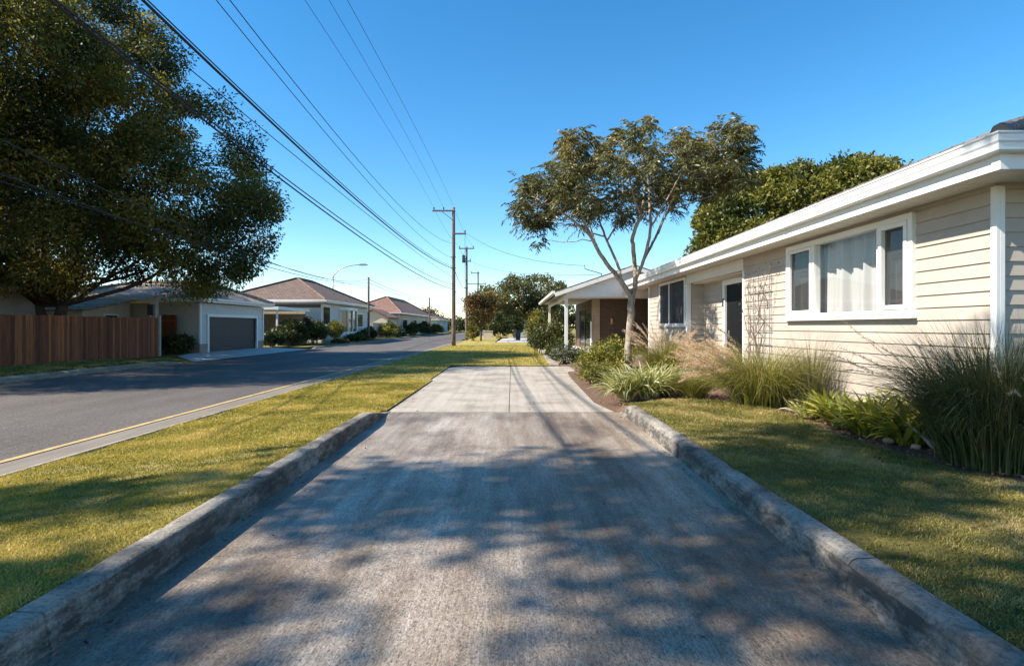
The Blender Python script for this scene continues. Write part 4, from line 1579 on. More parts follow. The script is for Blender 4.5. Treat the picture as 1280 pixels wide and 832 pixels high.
make_tree('garden_tree', 'dense bright green tree rising behind the house roof', (15.2, 30.0, -.1), 3.0, .3,
          [(11.8, 29.5, 6.4, 2.2, 2.4, 2.0), (14.6, 30.0, 7.5, 2.9, 3.0, 2.3), (18.2, 30.5, 8.0, 3.0, 3.0, 2.2), (12.8, 31, 4.8, 3, 3, 2), (21, 31, 7.3, 2.6, 3, 2.0), (15.6, 31, 5.2, 3.4, 3, 2)],
          'leaf_garden', rg, spacing=.55, per=90, ln=.22, wd=.13, crad=.5, drop=.04, limbs=9, fill=.1, dscale=.8)
make_tree('garden_tree', 'olive spreading tree in the distance left of the porch roof', (.6, 78, 0), 2.6, .3,
          [(-1.6, 77, 5.5, 3.0, 3, 2.2), (1.6, 78, 6.3, 3.0, 3, 2.2), (4.6, 79, 6.0, 2.8, 3, 2.4), (-.2, 78, 3.8, 2.6, 2.5, 1.4), (4.6, 78, 3.2, 2.4, 2.5, 1.6)],
          'leaf_street', rg, spacing=.95, per=60, ln=.34, wd=.19, crad=.7, drop=.18, limbs=8)
make_tree('garden_tree', 'small rust-leaved tree on the verge behind the second power pole', (-3.15, 58, 0), 1.4, .11,
          [(-3.3, 58, 3.1, 1.3, 1.2, 1.3), (-2.7, 58.4, 4.0, 1.0, 1.0, .9), (-3.9, 58, 4.0, .9, 1, .8)],
          'leaf_rust', rg, spacing=.5, per=50, ln=.2, wd=.11, crad=.42, drop=.15, limbs=5)
make_tree('garden_tree', 'yellow-green tree beside the street behind the power poles', (-5.2, 84, 0), 1.6, .16,
          [(-5.3, 84, 3.4, 1.6, 1.6, 1.9), (-4.2, 85, 4.6, 1.4, 1.4, 1.4), (-3.2, 84, 6.2, 1.1, 1.2, 1.0)],
          'leaf_yellow', rg, spacing=.7, per=46, ln=.32, wd=.18, crad=.55, drop=.12, limbs=5)
make_bush('hedge_bush', 'dark bush under the distant olive tree beside the pale low wall', (-1.6, 70, 0), (1.3, 1.3, 3.4), 'leaf_hedge', rg, 4200, .28, .16, lumps=9)
make_bush('hedge_bush', 'dark bush under the distant olive tree beside the white carport post', (.35, 74, 0), (1.2, 1.3, 3.6), 'leaf_hedge', rg, 4200, .28, .16, lumps=9)
make_bush('hedge_bush', 'yellow shrub at the foot of the rust-leaved tree', (-4.1, 60, 0), (.6, .7, 1.8), 'leaf_yellow', rg, 1800, .2, .11)

# ================================================================== POLES, LAMP, CABLES
def power_pole(label, x, y, h, arms, gear=False, r=.15):
    root = thing('power_pole', label, 'utility pole', (x, y, 0), 'power poles along the verge')
    G = Geo()
    P = np.linspace([x, y, -.2], [x, y, h], 9)
    G.tube(P, list(np.linspace(r, r * .68, 9)), 12)
    G.build('post', MT['pole_wood'], root, smooth=True)
    for (x0, x1, z, pins, brace) in arms:
        G = Geo()
        G.box(x + x0, x + x1, y - .19, y - .09, z - .06, z + .06)
        arm = G.build('crossarm', MT['pole_wood'], root, bevel=.01)
        if brace:
            G = Geo()
            e = x0 if abs(x0) > abs(x1) else x1
            G.tube([(x + e * .55, y - .14, z - .06), (x, y - .15, z - .75)], .022, 6)
            G.build('brace', MT['dark_metal'], arm)
        for pn in pins:
            G = Geo()
            G.tube([(x + pn, y - .14, z + .06), (x + pn, y - .14, z + .12), (x + pn, y - .14, z + .16), (x + pn, y - .14, z + .24), (x + pn, y - .14, z + .28)], [.02, .03, .06, .055, .03], 8)
            G.build('insulator', MT['dark_metal'], arm)
    if gear:
        G = Geo()
        G.tube([(x - .32, y - .1, gear - .45), (x - .32, y - .1, gear + .35)], [.17, .17], 12)
        G.tube([(x - .32, y - .1, gear + .35), (x - .32, y - .1, gear + .5)], [.04, .03], 6)
        G.box(x - .3, x - .1, y - .05, y + .05, gear - .1, gear)
        G.build('transformer', MT['dark_metal'], root)
    for zz in (h * .56, h * .64):
        G = Geo()
        G.tube([(x - .2, y - .16, zz), (x, y - .2, zz + .03), (x + .2, y - .16, zz)], .03, 6)
        G.build('bracket', MT['dark_metal'], root)
    return root


P1 = (-4.52, 44.0)
P2 = (-4.95, 62.0)
P3 = (-5.25, 88.0)
power_pole('nearest tall brown power pole with one-sided crossarm at its top', *P1, 10.7, [(-1.62, .12, 10.42, (-1.5, -.75), True), (.0, .98, 8.65, (.9,), False)], r=.17)
power_pole('second power pole with short crossarm and transformer', *P2, 10.2, [(-.85, .85, 9.98, (-.75, .75), False), (-.5, .5, 8.6, (-.4, .4), False)], 8.9, r=.16)
power_pole('farthest power pole showing above the rust-leaved tree', *P3, 10.0, [(-1.1, .25, 9.75, (-1.0,), False), (-1.8, 1.3, 8.1, (1.2,), False)], r=.15)


def short_pole(label, x, y, h, r=.12):
    root = thing('service_pole', label, 'utility pole', (x, y, .1), 'short service poles across the street')
    G = Geo()
    P = np.linspace([x, y, 0], [x, y, h], 6)
    G.tube(P, list(np.linspace(r, r * .8, 6)), 10)
    G.build('post', MT['pole_wood'], root, smooth=True)
    G = Geo()
    G.tube([(x, y, h - .02), (x, y, h + .1)], [r * .95, r * .7], 10)
    G.build('cap', MT['dark_metal'], root)


short_pole('short timber pole standing in front of the bay-window house', -14.55, 57.7, 6.4)
short_pole('short timber pole beside the red-roofed house farther along', -14.5, 100, 6.5, .15)

lp = thing('street_lamp', 'tall grey street lamp with curved arm above the tiled roof', 'street lamp', (-22.05, 70, .1))
G = Geo()
G.tube(np.linspace([-22.05, 70, 0], [-22.05, 70, 7.4], 6), [.11, .10, .09, .085, .08, .075], 10)
G.build('pole', MT['grey_metal'], lp, smooth=True)
G = Geo()
a = np.linspace(0, 1, 12)
G.tube(np.stack([-22.05 + 3.3 * a ** 1.7, np.full(12, 70), 7.4 + 1.68 * np.sin(a * math.pi / 2)], 1), list(np.linspace(.075, .05, 12)), 8)
G.build('arm', MT['grey_metal'], lp, smooth=True)
G = Geo()
G.prism([(-18.85, 9.0), (-18.3, 8.98), (-17.8, 9.02), (-17.75, 9.1), (-18.0, 9.22), (-18.6, 9.22), (-18.85, 9.14)], 'y', 69.85, 70.15)
G.build('lamp_head', MT['grey_metal'], lp, bevel=.02)


def cable(label, p_top, mid, end, x_top, r=.012, y_from=-2.5, group='cables along the street', name='power_cable', n=60, cat='cable'):
    """p_top: pixel where it leaves the top; mid: a pixel on it; end: attachment point in metres"""
    end = np.array(end, float)
    Yt = x_top / ((p_top[0] - 640) / FPX)
    zt = EYE - (p_top[1] - 408) * Yt / FPX
    b = (end[0] - x_top) / (end[1] - Yt)
    a = x_top - b * Yt
    Ym = a / ((mid[0] - 640) / FPX - b)
    zm = EYE - (mid[1] - 408) * Ym / FPX
    co = np.polyfit([Yt, Ym, end[1]], [zt, zm, end[2]], 2)
    y = np.linspace(y_from, 1, n) if False else np.concatenate([np.linspace(y_from, min(Yt, 20), 24)[:-1], np.linspace(min(Yt, 20), end[1], n)])
    P = np.stack([a + b * y, y, np.polyval(co, y)], 1)
    G = Geo()
    G.tube(P, r, 6)
    o = G.build(name, MT['cable'], None, smooth=True)
    return tag(o, label, cat, group)


p1 = np.array([P1[0], P1[1] - .15])
e = lambda dx, z: (P1[0] + dx, P1[1] - .16, z)
cable('lower of the paired thick cables crossing in front of the dark evergreen', (62, 0), (300, 185), e(-.05, 4.40), -4.75, .016)
cable('upper of the paired thick cables crossing in front of the dark evergreen', (66, -2), (290, 172), e(-.05, 4.75), -4.72, .012)
cable('thin cable skirting the upper right outline of the dark evergreen', (133, 0), (250, 97), e(-.05, 5.3), -4.72, .008)
cable('thickest black cable running from the top left corner to the nearest pole', (178, 0), (400, 209), e(-.05, 6.0), -4.72, .021)
cable('thin cable lashed just above the thickest black cable', (184, 0), (400, 205), e(-.05, 6.12), -4.72, .010)
cable('thin straight cable left of the wavy thin one, ending at pole mid height', (270, 0), (400, 158), e(-.05, 6.75), -4.72, .008)
cable('thin cable bowing right just above the straight thin one', (287, 0), (400, 143), e(-.05, 7.9), -4.72, .009)
cable('fine cable ending at the outer insulator of the nearest pole', (381, 0), (470, 137), e(-1.5, 10.62), -5.3, .007)
cable('fine cable ending at the inner insulator of the nearest pole', (411, 0), (490, 136), e(-.75, 10.62), -5.0, .007)
cable('fine rightmost cable ending at the top of the nearest pole', (434, 0), (505, 132), e(0.05, 10.68), -4.6, .008)


def span(label, a, b, sag, r=.01, group='cables along the street', name='power_cable'):
    a, b = np.array(a, float), np.array(b, float)
    t = np.linspace(0, 1, 26)[:, None]
    P = a + (b - a) * t
    P[:, 2] -= (4 * t * (1 - t))[:, 0] * sag
    G = Geo()
    G.tube(P, r, 6)
    return tag(G.build(name, MT['cable'], None, smooth=True), label, 'cable', group)


e2 = lambda dx, z: (P2[0] + dx, P2[1] - .14, z)
e3 = lambda dx, z: (P3[0] + dx, P3[1] - .14, z)
span('thick cable from the nearest pole down to the second pole', e(.05, 6.0), e2(0, 5.7), .5, .02)
span('lower thick cable between nearest and second poles', e(.05, 4.45), e2(0, 4.3), .4, .016)
span('outer fine cable between the crossarms of nearest and second poles', e(-1.5, 10.62), e2(-.75, 10.2), .4, .009)
span('inner fine cable between the tops of nearest and second poles', e(.05, 10.68), e2(.75, 10.2), .4, .009)
span('fine cable between second and farthest pole tops', e2(-.75, 10.2), e3(-1.0, 10.0), .5, .012)
span('thick low cable between second and farthest poles', e2(0, 5.7), e3(0, 5.6), .5, .02)
span('slack jumper cable hanging from the side arm of the nearest pole', e(.9, 8.7), e2(-.2, 5.4), .1, .012)
span('upper service cable from the nearest pole to the porch roof bracket', e(.9, 8.75), at(731, 332, 23.9), .55, .010)
span('lower service cable from second pole to the house roof', e2(.4, 8.6), at(752, 343, 23.9), .5, .010)
S1, S2 = (-14.55, 57.7), (-14.5, 100)
for (lab, pt, mid, z1, z2, r) in (
        ('upper street-side cable sagging past the evergreen to the short timber pole', (2, 175), (234, 285), 6.3, 6.4, .022),
        ('middle street-side cable past the evergreen to the short timber pole', (2, 218), (269, 313), 5.95, 6.1, .02),
        ('lower street-side cable emerging from under the evergreen crown', (125, 265), (300, 318), 5.45, 5.7, .014)):
    cable(lab, pt, mid, (S1[0], S1[1], z1), -9.0, r * .7, 6.0)
    span(lab.split(' ')[0] + ' cable continuing from first to second short timber pole', (S1[0], S1[1], z1), (S2[0], S2[1], z2), .45, r)

# ================================================================== ACROSS THE STREET
FX = -16.55
fe = thing('timber_fence', 'tall brown stained paling fence in front of the dark evergreen', 'fence', (FX, 18, .1))
rg = np.random.default_rng(77)
G = Geo()
y = 6.0
while y < 26.55:
    w_ = rg.uniform(.125, .15)
    G.tint = float(np.clip(rg.normal(.5, .28), 0, 1))
    top_ = 1.90 + .0 * y + rg.normal(0, .012)
    dx = rg.normal(0, .005)
    G.box(FX + dx, FX + dx + .02, y, y + w_ - .006, .10, top_)
    y += w_
G.build('paling', MT['fence'], fe)['kind'] = 'stuff'
G = Geo()
for z in (.4, 1.0, 1.6):
    G = Geo()
    G.box(FX - .06, FX - .008, 6, 26.5, z, z + .09)
    G.build('rail', MT['fence'], fe)
G = Geo()
G.box(FX - .02, FX + .10, 26.56, 26.68, .05, 2.02)
G.build('post', MT['stone'], fe, bevel=.01)

gp = thing('gate_post', 'pale tall concrete post with meter box between fence and gate', 'post', (-17.3, 26.9, .1))
G = Geo()
G.box(-17.25, -16.98, 27.1, 27.35, .05, 2.95)
G.build('shaft', MT['stone'], gp, bevel=.02)
G = Geo()
G.box(-17.3, -17.0, 26.96, 27.097, 2.05, 2.55)
G.build('meter_box', MT['dark_metal'], gp, bevel=.01)
G = Geo()
G.tube([(-17.2, 27.05, .1), (-17.2, 27.05, 2.06)], .025, 6)
G.build('conduit', MT['grey_metal'], gp)

ga = thing('timber_gate', 'dark brown stained timber gate beside the garage wall', 'gate', (-17.6, 28.6, .1))
G = Geo()
x = -18.05
while x < -16.98:
    G.tint = float(np.clip(rg.normal(.2, .15), 0, 1))
    G.box(x, x + .125, 28.62, 28.645, .14, 2.08 + rg.normal(0, .006))
    x += .13
gt_ = G.build('paling', MT['fence'], ga)
gt_['kind'] = 'stuff'
G = Geo()
for z in (.35, 1.75):
    G = Geo()
    G.box(-18.05, -16.95, 28.585, 28.615, z, z + .1)
    G.build('rail', MT['fence'], ga)
G = Geo()
G.box(-17.1, -16.98, 28.55, 28.583, 1.05, 1.2)
G.build('latch', MT['dark_metal'], ga)


def hip_roof(parent, x0, x1, y0, y1, z, ra, rb, mat, trim='white', over=.45, fascia=.2):
    a, b, c, d = (x0 - over, y0 - over, z), (x1 + over, y0 - over, z), (x1 + over, y1 + over, z), (x0 - over, y1 + over, z)
    G = Geo()
    if ra[1] != rb[1] or ra[0] == rb[0]:       # ridge along y
        G.poly([a, b, ra]); G.poly([b, c, rb, ra]); G.poly([c, d, rb]); G.poly([d, a, ra, rb])
    else:                                      # ridge along x, ra = street end
        G.poly([a, b, ra, rb]); G.poly([b, c, ra]); G.poly([c, d, rb, ra]); G.poly([d, a, rb])
    roof = G.build('roof', MT[mat], parent)
    G = Geo()
    for p_, q_ in ((a, ra if ra[1] != rb[1] else rb), (b, ra), (c, rb if ra[1] != rb[1] else ra), (d, rb), (ra, rb)):
        P = np.linspace(np.array(p_, float), np.array(q_, float), 40)
        P[:, 2] += .04 + .015 * (np.arange(40) % 2)
        G.tube(P, .11, 6)
    G.build('ridge_capping', MT[mat], roof)
    G = Geo()
    t = .04
    G.box(a[0], b[0], a[1] - t, a[1], z - fascia, z + .02)
    G.box(b[0], b[0] + t, a[1] - t, c[1], z - fascia, z + .02)
    G.box(a[0] - t, a[0], a[1] - t, c[1], z - fascia, z + .02)
    G.build('fascia', MT[trim], parent)
    G = Geo()
    G.box(b[0] + t + .002, b[0] + t + .12, a[1] - t - .12, c[1], z - .10, z + .015)
    G.box(a[0], b[0] + t + .001, a[1] - t - .12, a[1] - t - .002, z - .10, z + .015)
    G.build('gutter', MT['gutter'], parent, bevel=.01)
    G = Geo()
    G.box(a[0] + .01, b[0] - .01, a[1] + .01, c[1] - .01, z - fascia + .01, z - fascia + .03)
    G.build('soffit', MT['soffit'], parent)
    return roof


# --- garage with charcoal roller door
g = thing('garage', 'grey weatherboard garage with charcoal roller door and tan tiled roof', 'garage', (-16.05, 29.2, .1))
Gs, Gc = Geo(), Geo()
siding_wall(Gs, Gc, 'y', 29.2, [(-23.5, -16.05, .45, 2.72)], expo=.16)
Gs.build('wall', MT['siding_grey'], g)
Gs = Geo()
DG = (30.0, 35.6, .15, 2.02)
siding_wall(Gs, Gc, 'x', -16.05, [(29.2, DG[0], .6, 2.72), (DG[1], 36.6, .6, 2.72), (DG[0], DG[1], DG[3], 2.72)], expo=.16, out=1)
Gs.build('wall', MT['siding_pale'], g)
Gc.box(-23.5, -16.2, 36.5, 36.6, .1, 2.72)
Gc.build('core_wall', MT['dark_room'], g)
G = Geo()
G.box(-23.5, -16.065, 29.13, 29.19, .08, .45)
G.build('brick_base', MT['plaster_pink'], g)
for a_, b_ in ((29.13, 29.85), (35.75, 36.6)):
    G = Geo()
    G.box(-16.06, -15.99, a_, b_, .08, .60)
    G.build('brick_base', MT['plaster_pink'], g)
G = Geo()
for a_ in (29.15, 36.5):
    G = Geo()
    G.box(-16.06, -15.97, a_, a_ + .12, .605, 2.7)
    G.build('corner_board', MT['white'], g)
G = Geo()
G.box(-16.06, -15.96, DG[0] - .14, DG[0], .12, 2.17)
G.box(-16.06, -15.96, DG[1], DG[1] + .14, .12, 2.17)
G.box(-16.06, -15.96, DG[0], DG[1], DG[3], 2.17)
G.build('door_frame', MT['white'], g)
G = Geo()
z = .15
while z < 2.0:
    G.prism([(-16.094, z), (-16.088, z + .015), (-16.088, z + .11), (-16.094, z + .12), (-16.14, z + .12), (-16.14, z)], 'y', DG[0], DG[1])
    z += .125
G.build('roller_door', MT['garage_door'], g)
hip_roof(g, -23.5, -16.05, 29.2, 36.6, 2.95, (-17.9, 33.4, 4.05), (-22.0, 33.4, 4.05), 'roof_tan', over=.45)
make_bush('garden_shrub', 'round dark green shrub against the grey garage wall', (-16.75, 28.3, .1), (.85, .6, 1.15), 'leaf_hedge', rg, 3600, .13, .07)

# --- house behind the fence
h1 = thing('weatherboard_house', 'low grey weatherboard house behind the timber fence under the evergreen', 'house', (-21, 16, .1))
Gs, Gc = Geo(), Geo()
siding_wall(Gs, Gc, 'x', -20.6, [(12, 24.6, .1, 3.0)], expo=.16, out=1)
Gs.build('wall', MT['siding_grey'], h1)
Gc.box(-30, -20.8, 24.4, 24.6, .1, 3.0)
Gc.box(-30, -20.8, 12, 12.2, .1, 3.0)
Gc.build('core_wall', MT['siding_grey'], h1)
G = Geo()
G.tube([(-20.45, 18.75, .1), (-20.45, 18.75, 2.8)], .09, 8)
G.build('downpipe', MT['dark_metal'], h1)
hip_roof(h1, -30, -20.6, 12, 24.6, 3.12, (-25.2, 17, 4.9), (-25.2, 19.6, 4.9), 'roof_brown', over=.5)
sh = thing('garden_shed', 'beige shed with skillion roof between garage and fence under the tree', 'shed', (-20.2, 26.3, .1))
G = Geo()
G.prism([(25.4, .1), (28.6, .1), (28.6, 2.75), (25.4, 2.2)], 'x', -22.6, -19.2)
G.build('wall', MT['render_beige'], sh)
G = Geo()
G.prism([(25.1, 2.16), (28.8, 2.80), (28.8, 2.90), (25.1, 2.26)], 'x', -22.9, -18.95)
G.build('roof', MT['roof_tan'], sh)
G = Geo()
frame_rect(G, -19.195, -19.14, 26.7, 27.7, 1.3, 2.1, .07)
wn = G.build('window', MT['white'], sh)
G = Geo()
G.box(-19.19, -19.17, 26.77, 27.63, 1.37, 2.03)
G.build('pane', MT['dark_glass'], wn)

# --- bay-window house
h2 = thing('weatherboard_house', 'pale house with large brown tiled hip roof and bay window beyond the garage', 'house', (-16.2, 48, .1))
Gs, Gc = Geo(), Geo()
siding_wall(Gs, Gc, 'x', -16.2, [(48.2, 48.5, .1, 3.5), (48.5, 50.6, .1, 1.6), (48.5, 50.6, 3.3, 3.5), (50.6, 64, .1, 3.5)], expo=.19, out=1)
siding_wall(Gs, Gc, 'y', 48.2, [(-24.5, -16.2, .1, 3.5)], expo=.19)
Gs.build('wall', MT['siding_pale'], h2)
Gc.box(-24.5, -24.3, 48.2, 64, .1, 3.5)
Gc.box(-24.5, -16.4, 63.8, 64, .1, 3.5)
Gc.build('core_wall', MT['siding_pale'], h2)


def simple_window(parent, x, y0, y1, z0, z1, out=1, mull=()):
    G = Geo()
    frame_rect(G, x, x + out * .08, y0, y1, z0, z1, .1)
    for m_ in mull:
        G.box(x, x + out * .07, m_ - .05, m_ + .05, z0 + .1, z1 - .1)
    wn = G.build('window', MT['white'], parent)
    G = Geo()
    G.box(x, x + out * .03, y0 + .1, y1 - .1, z0 + .1, z1 - .1)
    G.build('pane', MT['dark_glass'], wn)
    return wn


simple_window(h2, -16.2, 48.5, 50.6, 1.6, 3.3)
# bay
G = Geo()
G.prism([(-16.17, 53.2), (-15.5, 53.9), (-15.5, 57.0), (-16.17, 57.7)], 'z', .1, 1.0)
G.prism([(-16.17, 53.2), (-15.5, 53.9), (-15.5, 57.0), (-16.17, 57.7)], 'z', 3.05, 3.3)
for (x, y) in ((-16.1, 53.3), (-15.56, 53.95), (-15.56, 55.45), (-15.56, 56.95), (-16.1, 57.6)):
    G.box(x - .07, x + .07, y - .08, y + .08, 1.0, 3.05)
bay = G.build('bay_window', MT['white'], h2)
G = Geo()
G.prism([(-16.16, 53.3), (-15.6, 53.95), (-15.6, 56.95), (-16.16, 57.6)], 'z', 1.01, 3.04)
G.build('pane', MT['dark_glass'], bay)
simple_window(h2, -16.2, 59.4, 61.6, 1.4, 2.9)
G = Geo()
G.box(-24.5, -16.2, 48.05, 48.17, 3.12, 3.4)
G.build('lintel_beam', MT['dark_metal'], h2)
hip_roof(h2, -24.5, -16.2, 48.2, 64, 3.72, (-20.6, 54.6, 6.1), (-20.6, 58.5, 6.1), 'roof_brown', over=.6)
cp = thing('carport', 'flat-roofed carport with white fascia beside the brown tiled house', 'carport', (-17, 42, .1))
G = Geo()
G.box(-21.5, -16.7, 40.6, 46.8, 2.78, 2.9)
G.build('roof', MT['siding_pale'], cp)
G = Geo()
G.box(-21.5, -16.66, 40.55, 40.597, 2.7, 2.93)
G.box(-16.697, -16.65, 40.6, 46.8, 2.7, 2.93)
G.build('fascia', MT['white'], cp)
for (x, y) in ((-16.85, 40.8), (-16.85, 46.6)):
    G = Geo()
    G.box(x - .06, x + .06, y - .06, y + .06, .1, 2.78)
    G.build('post', MT['white'], cp)
G = Geo()
G.box(-21.4, -17.0, 46.9, 47.1, .1, 2.75)
G.box(-21.5, -21.3, 40.8, 46.9, .1, 2.75)
G.build('wall', MT['render_beige'], cp)
gw = thing('stone_wall', 'low pale garden wall in front of the bay-window house', 'garden wall', (-15.6, 50, .1))
G = Geo()
G.box(-15.75, -15.5, 47.2, 51.6, .05, 1.15)
G.build('wall', MT['stone'], gw, bevel=.02)
G = Geo()
G.box(-15.8, -15.45, 47.1, 51.7, 1.15, 1.23)
G.build('coping', MT['concrete_plain'], gw, bevel=.02)

rg = np.random.default_rng(88)
make_bush('hedge_bush', 'large dense hedge bush in front of the flat carport, left half', (-15.95, 41.3, .1), (1.05, 1.5, 2.15), 'leaf_hedge', rg, 9000, .16, .09, lumps=14, cat='hedge')
make_bush('hedge_bush', 'large dense hedge bush in front of the flat carport, taller right half', (-15.6, 44.6, .1), (.95, 1.4, 2.5), 'leaf_hedge', rg, 8000, .16, .09, lumps=14, cat='hedge')
make_bush('hedge_bush', 'low ragged hedge between the garage and the carport hedge', (-16.2, 38.7, .1), (.7, 1.4, 1.4), 'leaf_hedge', rg, 3500, .15, .08, lumps=9, cat='hedge')
tb = thing('topiary_bush', 'small clipped round bush on a short stem before the bay-window house', 'bush', (-14.6, 47, .1))
G = Geo()
wood(G, (-14.6, 47, 0), (-14.6, 47, .9), .06, .04, rg, .04)
G.build('stem', MT['bark_dark'], tb)
ce = np.array([-14.6, 47, 1.25]) + unit(rg.normal(size=(40, 3))) * .5
V, Fc, t = clump_leaves(ce, np.full(40, .32), 60, .13, .075, rg, 0, .9)
np_mesh('foliage', V, Fc, MT['leaf_bright'], tb, t)
make_bush('garden_shrub', 'low spreading plants at the foot of the clipped round bush', (-14.6, 48.2, .1), (.8, 1.5, .4), 'leaf_hedge', rg, 1600, .13, .07)
make_bush('garden_shrub', 'dark shrub below the bay window', (-15.2, 60.5, .1), (.7, 2.6, 1.5), 'leaf_hedge', rg, 4000, .2, .1, lumps=10)
make_bush('garden_shrub', 'low dark garden plants in front of the bay window', (-14.9, 54.5, .1), (.7, 3.0, .8), 'leaf_hedge', rg, 3500, .18, .09, lumps=10)

# --- red-roofed house farther along with gabled carport
h3 = thing('brick_house', 'low house with reddish tiled hip roof farther along the street', 'house', (-16.6, 82, .1))
G = Geo()
G.box(-25, -16.8, 84, 118, .1, 3.3)
G.build('wall', MT['render_beige'], h3)
for (a_, b_) in ((87, 91), (97, 100), (106, 111)):
    simple_window(h3, -16.8, a_, b_, 1.2, 2.7)
hip_roof(h3, -25, -16.8, 84, 118, 3.55, (-20.5, 93, 6.35), (-20.5, 108, 6.35), 'roof_red', over=.6)
gc = thing('gabled_garage', 'beige rendered gable-ended outbuilding before the red-roofed house', 'garage', (-17, 74, .1))
G = Geo()
G.prism([(-20.6, .1), (-16.6, .1), (-16.6, 2.7), (-18.6, 3.7), (-20.6, 2.7)], 'y', 76.0, 82)
G.build('wall', MT['render_beige'], gc)
G = Geo()
G.prism([(-20.9, 2.6), (-18.6, 3.74), (-16.3, 2.6), (-16.3, 2.75), (-18.6, 3.9), (-20.9, 2.75)], 'y', 75.7, 82.3)
G.build('roof', MT['roof_red'], gc)
G = Geo()
G.box(-16.595, -16.55, 77.4, 80.2, .15, 2.3)
G.build('door', MT['siding_pale'], gc)
f2 = thing('timber_fence', 'tan vertical board fence in front of the gabled outbuilding', 'fence', (-17, 68, .1))
G = Geo()
y = 66.5
while y < 75:
    G.tint = .5
    G.box(-16.3, -16.27, y, y + .28, .1, 1.95)
    y += .3
x = -19.9
while x < -16.4:
    G.box(x, x + .28, 66.5, 66.53, .1, 1.95)
    x += .3
G.build('panel', MT['stone'], f2)
make_bush('hedge_bush', 'bright green rounded bush beside the tan board fence', (-15.3, 70, .1), (1.1, 2.2, 2.1), 'leaf_bright', rg, 5000, .22, .12, lumps=10)
make_bush('hedge_bush', 'low grey-green bush before the gabled outbuilding', (-15.3, 77, .1), (.9, 2.5, 1.3), 'leaf_grey', rg, 3000, .22, .12, lumps=8)
make_bush('hedge_bush', 'dark tall bush at the corner of the red-roofed house', (-15.4, 87, .1), (1.0, 2.6, 2.3), 'leaf_hedge', rg, 4500, .28, .15, lumps=8)
make_bush('hedge_bush', 'dark wide bush beside the farther short timber pole', (-15.2, 97, .1), (1.2, 4, 2.4), 'leaf_hedge', rg, 4500, .3, .16, lumps=9)
make_bush('hedge_bush', 'light green low bush near the far end of the street', (-15.0, 112, .1), (1.5, 4, 2.0), 'leaf_yellow', rg, 3500, .32, .18, lumps=8)

h4 = thing('brick_house', 'small distant house with grey roof past the red-roofed house', 'house', (-17, 132, .1))
G = Geo()
G.box(-26, -17.0, 128, 150, .1, 2.9)
G.build('wall', MT['blue_house'], h4)
hip_roof(h4, -26, -17, 128, 150, 3.1, (-21, 133, 5.0), (-21, 145, 5.0), 'roof_brown', over=.6)

# --- street end
for i, (x, y, rx_, rz_, m_, lab) in enumerate((
        (-17.5, 165, 4.5, 5.0, 'leaf_hedge', 'dark hedge tree closing the street end at left'),
        (-11.0, 172, 4.5, 4.2, 'leaf_bright', 'mid green hedge tree closing the street end, in line with the roadway'),
        (-4.5, 168, 4.0, 5.5, 'leaf_hedge', 'dark hedge tree closing the street end near the poles'),
        (-26, 175, 6, 8.5, 'leaf_rust', 'brownish tree top behind the small distant house'),
        (3.5, 150, 5, 7.0, 'leaf_hedge', 'dark tree far behind the distant olive tree'),
        (11, 130, 5, 8.0, 'leaf_hedge', 'dark tree far behind the porch'),
        (-2, 120, 3.2, 5.5, 'leaf_street', 'olive tree far behind the rust-leaved tree'))):
    make_bush('far_tree', lab, (x, y, -.1), (rx_, 3.5, rz_), m_, rg, 2600, .7, .4, lumps=9, cat='tree', group='trees closing the street end')

# --- right-hand distance: low wall, pale carport, bollard
lw = thing('garden_wall', 'low pale rendered wall on the verge beside the rust-leaved tree', 'garden wall', (-2.5, 64, 0))
G = Geo()
G.box(-3.3, -2.25, 66, 66.3, 0, .95)
G.build('wall', MT['render_beige'], lw)
G = Geo()
G.box(-3.35, -2.2, 65.95, 66.35, .95, 1.02)
G.build('coping', MT['concrete_plain'], lw)
h5 = thing('carport', 'pale blue-grey distant carport with a white front post', 'carport', (2.2, 80, 0))
G = Geo()
G.box(1.15, 5.5, 84, 92, 0, 2.9)
G.build('wall', MT['blue_house'], h5)
G = Geo()
G.box(.6, 6, 79.5, 92.5, 2.9, 3.1)
G.build('roof', MT['siding_pale'], h5)
G = Geo()
G.box(.85, 1.0, 79.8, 79.95, 0, 2.9)
G.build('post', MT['white'], h5)
bo = thing('letterbox', 'small dark letterbox on a post beside the far concrete drive', 'letterbox', (.35, 58, .05))
G = Geo()
G.box(.27, .33, 57.9, 57.96, .0, 1.0)
G.build('post', MT['grey_metal'], bo)
G = Geo()
G.prism([(.12, .95), (.48, .95), (.48, 1.2), (.3, 1.28), (.12, 1.2)], 'y', 57.7, 58.15)
G.build('box', MT['dark_metal'], bo)
bn = thing('wheelie_bin', 'dark bin standing on the far concrete drive by the letterbox', 'bin', (.6, 60, .05))
G = Geo()
G.prism([(.42, .08), (.86, .08), (.94, .98), (.34, .98)], 'y', 60, 60.55)
G.build('body', MT['dark_metal'], bn)
G = Geo()
G.prism([(.31, .985), (.97, .985), (.93, 1.05), (.35, 1.05)], 'y', 59.96, 60.62)
G.build('lid', MT['dark_metal'], bn)
G = Geo()
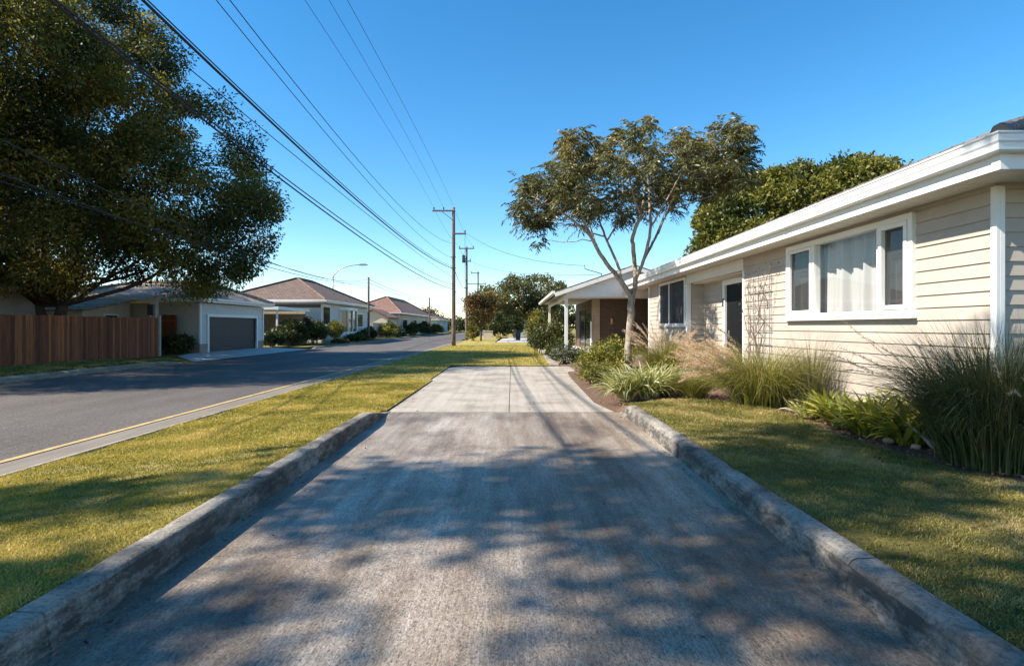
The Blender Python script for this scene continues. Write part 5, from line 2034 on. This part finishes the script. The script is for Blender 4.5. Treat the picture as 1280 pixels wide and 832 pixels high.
for x in (.42, .86):
    a = np.linspace(0, 2 * math.pi, 13)
    G.prism([(60.55 + .1 * math.cos(t_), .15 + .1 * math.sin(t_)) for t_ in a[:-1]], 'x', x - .02, x + .02)
G.build('wheel', MT['cable'], bn)

# ================================================================== LIGHT, SKY, CAMERA
SUN_TRAVEL = np.array([1.0, .25, -.90])
dn = -SUN_TRAVEL / np.linalg.norm(SUN_TRAVEL)
elev = math.asin(dn[2])
azim = math.atan2(dn[0], dn[1])      # clockwise from +Y
sl = bpy.data.lights.new('sun', 'SUN')
sl.energy = 5.0
sl.angle = math.radians(.7)
sl.color = (1.0, .92, .80)
so = bpy.data.objects.new('sun', sl)
COL.objects.link(so)
from mathutils import Vector
so.rotation_euler = Vector(SUN_TRAVEL).to_track_quat('-Z', 'Y').to_euler()
so.location = (-20, -5, 30)

W = bpy.data.worlds.new('World')
SC.world = W
W.use_nodes = True
nt = W.node_tree
bg = nt.nodes['Background']
sky = nt.nodes.new('ShaderNodeTexSky')
sky.sky_type = 'NISHITA'
sky.sun_disc = False
sky.sun_elevation = elev
sky.sun_rotation = azim % (2 * math.pi)
sky.altitude = 0
sky.air_density = 1.0
sky.dust_density = .1
sky.ozone_density = 2.8
hs = nt.nodes.new('ShaderNodeHueSaturation')
hs.inputs['Saturation'].default_value = 1.33
hs.inputs['Hue'].default_value = .494
nt.links.new(sky.outputs[0], hs.inputs['Color'])
nt.links.new(hs.outputs[0], bg.inputs[0])
bg.inputs[1].default_value = .11

cam = bpy.data.cameras.new('camera')
cam.sensor_width = 36
cam.lens = 36 * FPX / 1280
cam.shift_y = -8 / 1280
cam.clip_end = 6000
cam.clip_start = .05
co = bpy.data.objects.new('camera', cam)
COL.objects.link(co)
co.location = (0, 0, EYE)
co.rotation_euler = (math.pi / 2, 0, 0)
SC.camera = co
SC.view_settings.view_transform = 'Standard'
SC.view_settings.look = 'None'
SC.view_settings.exposure = 1.08
SC.view_settings.gamma = 1
SC.view_settings.use_curve_mapping = False
SC.cycles.max_bounces = 7
SC.cycles.transparent_max_bounces = 12
SC.cycles.use_denoising = True
